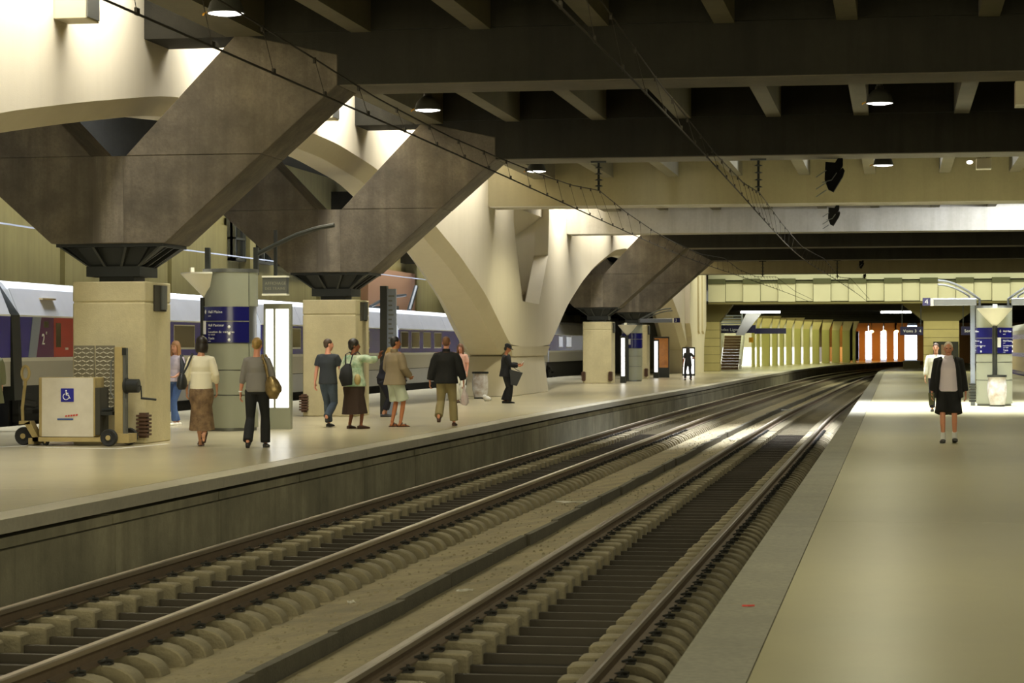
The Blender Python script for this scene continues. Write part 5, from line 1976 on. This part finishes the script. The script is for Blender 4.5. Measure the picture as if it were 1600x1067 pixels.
# 4 young man
p = person('cropped haired person in charcoal tee and dark jeans, walking away', (-11.28, 45.2, 0), -12, 1.76, 'skin_red',
           feet=((-.08, .20, .08, 0, 0), (.09, -.26, .20, 0, -58)), hands=((-.30, -.02, .80), (.27, .20, .90)), turn=-42,
           top=dict(mat='c_tee', to=.36, hem=.86, name='tee_shirt', loose=.006), bottom=dict(kind='trousers', mat='c_jeans_dark', to=.98, loose=.008, flare=.018), shoes=dict(mat='shoe_dark'),
           hair=dict(mat='hair_brown', style='crop'))

# 5 woman with backpack
p = person('dark haired person in white and green top with black backpack, one hand raised', (-10.52, 44.25, 0), -25, 1.74, 'skin_dark', female=True, girth=1.16,
           feet=((-.12, .02, .08, 8, 0), (.13, .06, .08, -14, 0)), hands=((-.24, .16, .98), (.44, .24, 1.40)), hand_dir=((.2, .6, -.2), (.35, .1, 1)), turn=-50,
           top=dict(mat='c_green', to=.80, hem=.84, name='printed_top', loose=.02, flare=.02), bottom=dict(kind='skirt', mat='c_brown', hem=.30, w=.27, d=.24), shoes=dict(mat='sandal'),
           hair=dict(mat='hair_dark', style='afro'))
b = MB()
b.tube([(-.02, -.16, 1.27), (-.01, -.23, 1.18), (.0, -.26, 1.02), (.02, -.24, .86)], [(.07, .04), (.13, .08), (.155, .105), (.12, .07)], 16, side=(1, 0, 0))
bp = part(p, b, 'backpack', 'c_black')
b = MB()
for sx in (-1, 1):
    b.tube([(sx * .05, -.20, 1.24), (sx * .09, -.15, 1.47), (sx * .10, .0, 1.52), (sx * .12, .12, 1.42)], [(.016, .008)] * 4, 8)
b.build('strap', M['c_black'], bp)
b = MB(); b.ball((.20, -.14, .98), (.07, .07, .11), 10); part(p, b, 'tan_pouch', 'lift_tan')

# 6 dark figure behind, leaning
p = person('fair haired person in dark clothes bending beside the dark timetable post', (-11.60, 51.9, 0), -70, 1.60, 'skin', female=True, lean=.30,
           feet=((-.09, .02, .08, 0, 0), (.09, -.06, .08, 0, 0)), hands=((-.18, .34, 1.0), (.18, .34, 1.0)), hand_dir=((0, .8, -.3), (0, .8, -.3)), pelvis=(0, -.08, .90), nod=-25,
           top=dict(mat='c_navy', to=.95, hem=.84, name='dark_jacket', loose=.015), bottom=dict(kind='trousers', mat='c_navy', to=.88, loose=.008), shoes=dict(mat='shoe_dark'),
           hair=dict(mat='hair_blond', style='bob'))

# 7 taupe jacket, pale shorts
p = person('dark haired person in taupe jacket, pale shorts and sandals, looking right', (-9.95, 45.4, 0), -38, 1.80, 'skin_tan',
           feet=((-.06, -.02, .08, 10, 0), (.10, .06, .08, -12, 0)), hands=((-.24, .20, .98), (.24, .20, .98)), hand_dir=((.5, .6, -.3), (-.5, .6, -.3)), turn=-22,
           top=dict(mat='c_beige', to=.95, hem=.82, name='taupe_jacket', loose=.024, flare=.035, collar='c_beige'), bottom=dict(kind='trousers', name='shorts', mat='c_pale', to=.47, loose=.014, flare=.022), shoes=dict(mat='sandal', low=True, name='sandal'),
           hair=dict(mat='hair_black', style='short'))

# 8 black jacket, khaki trousers, carrier bag
p = person('red haired person in black jacket and khaki trousers carrying a white plastic bag', (-8.98, 45.85, 0), 2, 1.80, 'skin_red',
           feet=((-.12, -.22, .19, 0, -60), (.12, .20, .08, 0, 0)), hands=((-.34, -.04, .82), (.36, .06, .82)),
           top=dict(mat='c_black', to=.98, hem=.84, name='black_jacket', loose=.028, flare=.02, collar='c_black'), bottom=dict(kind='trousers', mat='c_khaki', to=.97, loose=.012, flare=.022), shoes=dict(mat='sandal'),
           hair=dict(mat='hair_red', style='crop'))
b = MB()
w = p['wr'][1]
b.tube([w + Vector((0, 0, -.08)), w + Vector((.01, 0, -.20)), w + Vector((.02, 0, -.32)), w + Vector((.02, 0, -.44)), w + Vector((.01, 0, -.49))], [(.012, .010), (.03, .02), (.075, .045), (.085, .05), (.04, .03)], 14, side=(1, 0, 0))
part(p, b, 'plastic_bag', 'plastic')

# 9 half hidden figure behind the black jacket
p = person('person in pinkish top mostly hidden behind the black jacket', (-12.35, 65.2, 0), 175, 1.68, 'skin_red', female=True,
           feet=((-.09, .05, .08, 0, 0), (.09, -.05, .08, 0, 0)), hands=((-.24, .14, .92), (.24, .14, .92)),
           top=dict(mat='c_pink', to=.4, hem=.86, name='pinkish_top'), bottom=dict(kind='trousers', mat='c_white', to=.97, loose=.01), shoes=dict(mat='sandal'),
           hair=dict(mat='hair_red', style='long'))

# 10 figure in black with hat, reading
p = person('person in black with dark hat reading a paper, bag on the arm', (-10.98, 64.9, 0), -78, 1.66, 'skin_tan', lean=.05,
           feet=((-.09, -.04, .08, 0, 0), (.09, .06, .08, 0, 0)), hands=((-.12, .38, 1.16), (.14, .36, 1.12)), hand_dir=((.3, .9, .2), (-.3, .9, .2)), nod=-28,
           top=dict(mat='c_black', to=.97, hem=.80, name='black_coat', loose=.02, flare=.03), bottom=dict(kind='trousers', mat='c_black', to=1.0, loose=.02, flare=.04), shoes=dict(mat='shoe_dark'),
           hair=dict(mat='hair_black', style='short'))
hp, HR = p['hp'], p['HR']
b = MB()
b.ball(hp(0, -.02, .085), (.105, .115, .075), 16, HR)
b.ball(hp(0, .02, .055), (.13, .15, .022), 16, HR)
part(p, b, 'hat', 'c_black')
b = MB(); b.hexa([(-.08, .46, 1.17), (.10, .46, 1.17), (.10, .47, 1.17), (-.08, .47, 1.17), (-.08, .54, 1.27), (.10, .54, 1.27), (.10, .55, 1.27), (-.08, .55, 1.27)]); part(p, b, 'paper', 'paper', False)
b = MB()
b.tube([(.22, .20, 1.10), (.23, .30, 1.02), (.24, .42, .96)], [(.016, .010)] * 3, 8)
b.hexa([(.17, .14, .56), (.30, .14, .56), (.30, .32, .52), (.17, .32, .52), (.17, .10, 1.02), (.30, .10, 1.02), (.30, .50, .92), (.17, .50, .92)])
part(p, b, 'open_bag', 'c_bag_black', False)

# 11 far walking figure
p = person('far person in black seen against the white lit panel', (-9.8, 110.3, 0), 20, 1.58, 'skin_tan', female=True,
           feet=((-.13, .10, .08, 0, 0), (.13, -.12, .10, 0, -20)), hands=((-.26, .05, .86), (.30, .20, 1.12)), hand_dir=((0, 0, -1), (.2, .3, 1)),
           top=dict(mat='c_black', to=.4, hem=.74, name='black_top', flare=.01), bottom=dict(kind='trousers', mat='c_navy', to=.97), shoes=dict(mat='shoe_dark'),
           hair=dict(mat='hair_dark', style='long'))

# 12 older man walking towards the camera
p = person('older white haired person in lilac shirt, black jacket and dark shorts walking forward', (.87, 38.9, 0), 176, 1.66, 'skin_red', girth=1.08,
           feet=((-.10, -.04, .09, 6, -10), (.09, .08, .08, -4, 0)), hands=((-.30, .02, .86), (.30, .06, .80)), turn=4,
           top=dict(mat='c_lilac', to=.45, hem=.90, name='lilac_shirt', loose=.004, collar='c_lilac'), bottom=dict(kind='trousers', name='shorts', mat='c_black', to=.47, loose=.022, flare=.03), shoes=dict(mat='shoe_dark', sock='shoe_white'),
           hair=dict(mat='hair_white', style='crop'))
# open jacket: sleeves, back and two front panels
b = MB()
P = p['P']
for i in (0, 1):
    sx = (-1, 1)[i]
    b.tube([P + Vector((sx * .10, -.01, .52)), p['sh'][i], p['sh'][i].lerp(p['el'][i], .5), p['el'][i], p['wr'][i] - (p['wr'][i] - p['el'][i]) * .04], [.070, .082, .074, .066, .056], 12)
    b.tube([P + Vector((sx * .13, .05, .52)), P + Vector((sx * .165, .075, .36)), P + Vector((sx * .19, .07, .12)), P + Vector((sx * .21, .05, -.14))], [(.035, .075), (.040, .085), (.045, .10), (.05, .10)], 12, side=(1, 0, 0))
b.tube([P + Vector((0, -.05, .53)), P + Vector((0, -.085, .36)), P + Vector((0, -.085, .10)), P + Vector((0, -.08, -.15))], [(.14, .05), (.19, .07), (.20, .075), (.22, .085)], 16, side=(1, 0, 0))
remeshed(b, 'open_jacket', M['c_black'], p['t'], .0125, 4)
b = MB()
w = p['wr'][1]
b.hexa([tuple(w + Vector(v)) for v in ((-.03, .02, -.22), (.05, .0, -.24), (.05, .02, -.24), (-.03, .04, -.22), (-.05, .03, -.02), (.06, .02, -.02), (.06, .05, -.02), (-.05, .06, -.02))])
part(p, b, 'folded_paper', 'c_olive', False)
b = MB(); b.ball(P + Vector((-.06, .125, .36)), (.02, .012, .05), 8); part(p, b, 'shirt_pocket', 'c_lilac')

# 13 figure behind him
p = person('person in white shirt walking behind the older person', (.98, 57.5, 0), 178, 1.66, 'skin',
           feet=((-.09, -.06, .08, 0, 0), (.09, .1, .08, 0, 0)), hands=(HANG, (.28, .10, .82)),
           top=dict(mat='c_white', to=.9, hem=.86, name='white_shirt', loose=.012), bottom=dict(kind='trousers', mat='c_navy', to=.97, loose=.01), shoes=dict(mat='shoe_dark'),
           hair=dict(mat='hair_brown', style='short'))

# 14 figure cut by the left edge
p = person('person in olive coat cut off by the left edge of the view', (-17.17, 42.0, 0), 25, 1.72, 'skin',
           feet=((-.10, .06, .08, 0, 0), (.10, -.06, .08, 0, 0)), hands=((-.28, .06, .82), (.26, .14, .88)),
           top=dict(mat='c_olive', to=.96, hem=.55, name='olive_coat', loose=.04, flare=.06), bottom=dict(kind='trousers', mat='c_olive', to=.97, loose=.02), shoes=dict(mat='shoe_dark'),
           hair=dict(mat='hair_brown', style='short'))
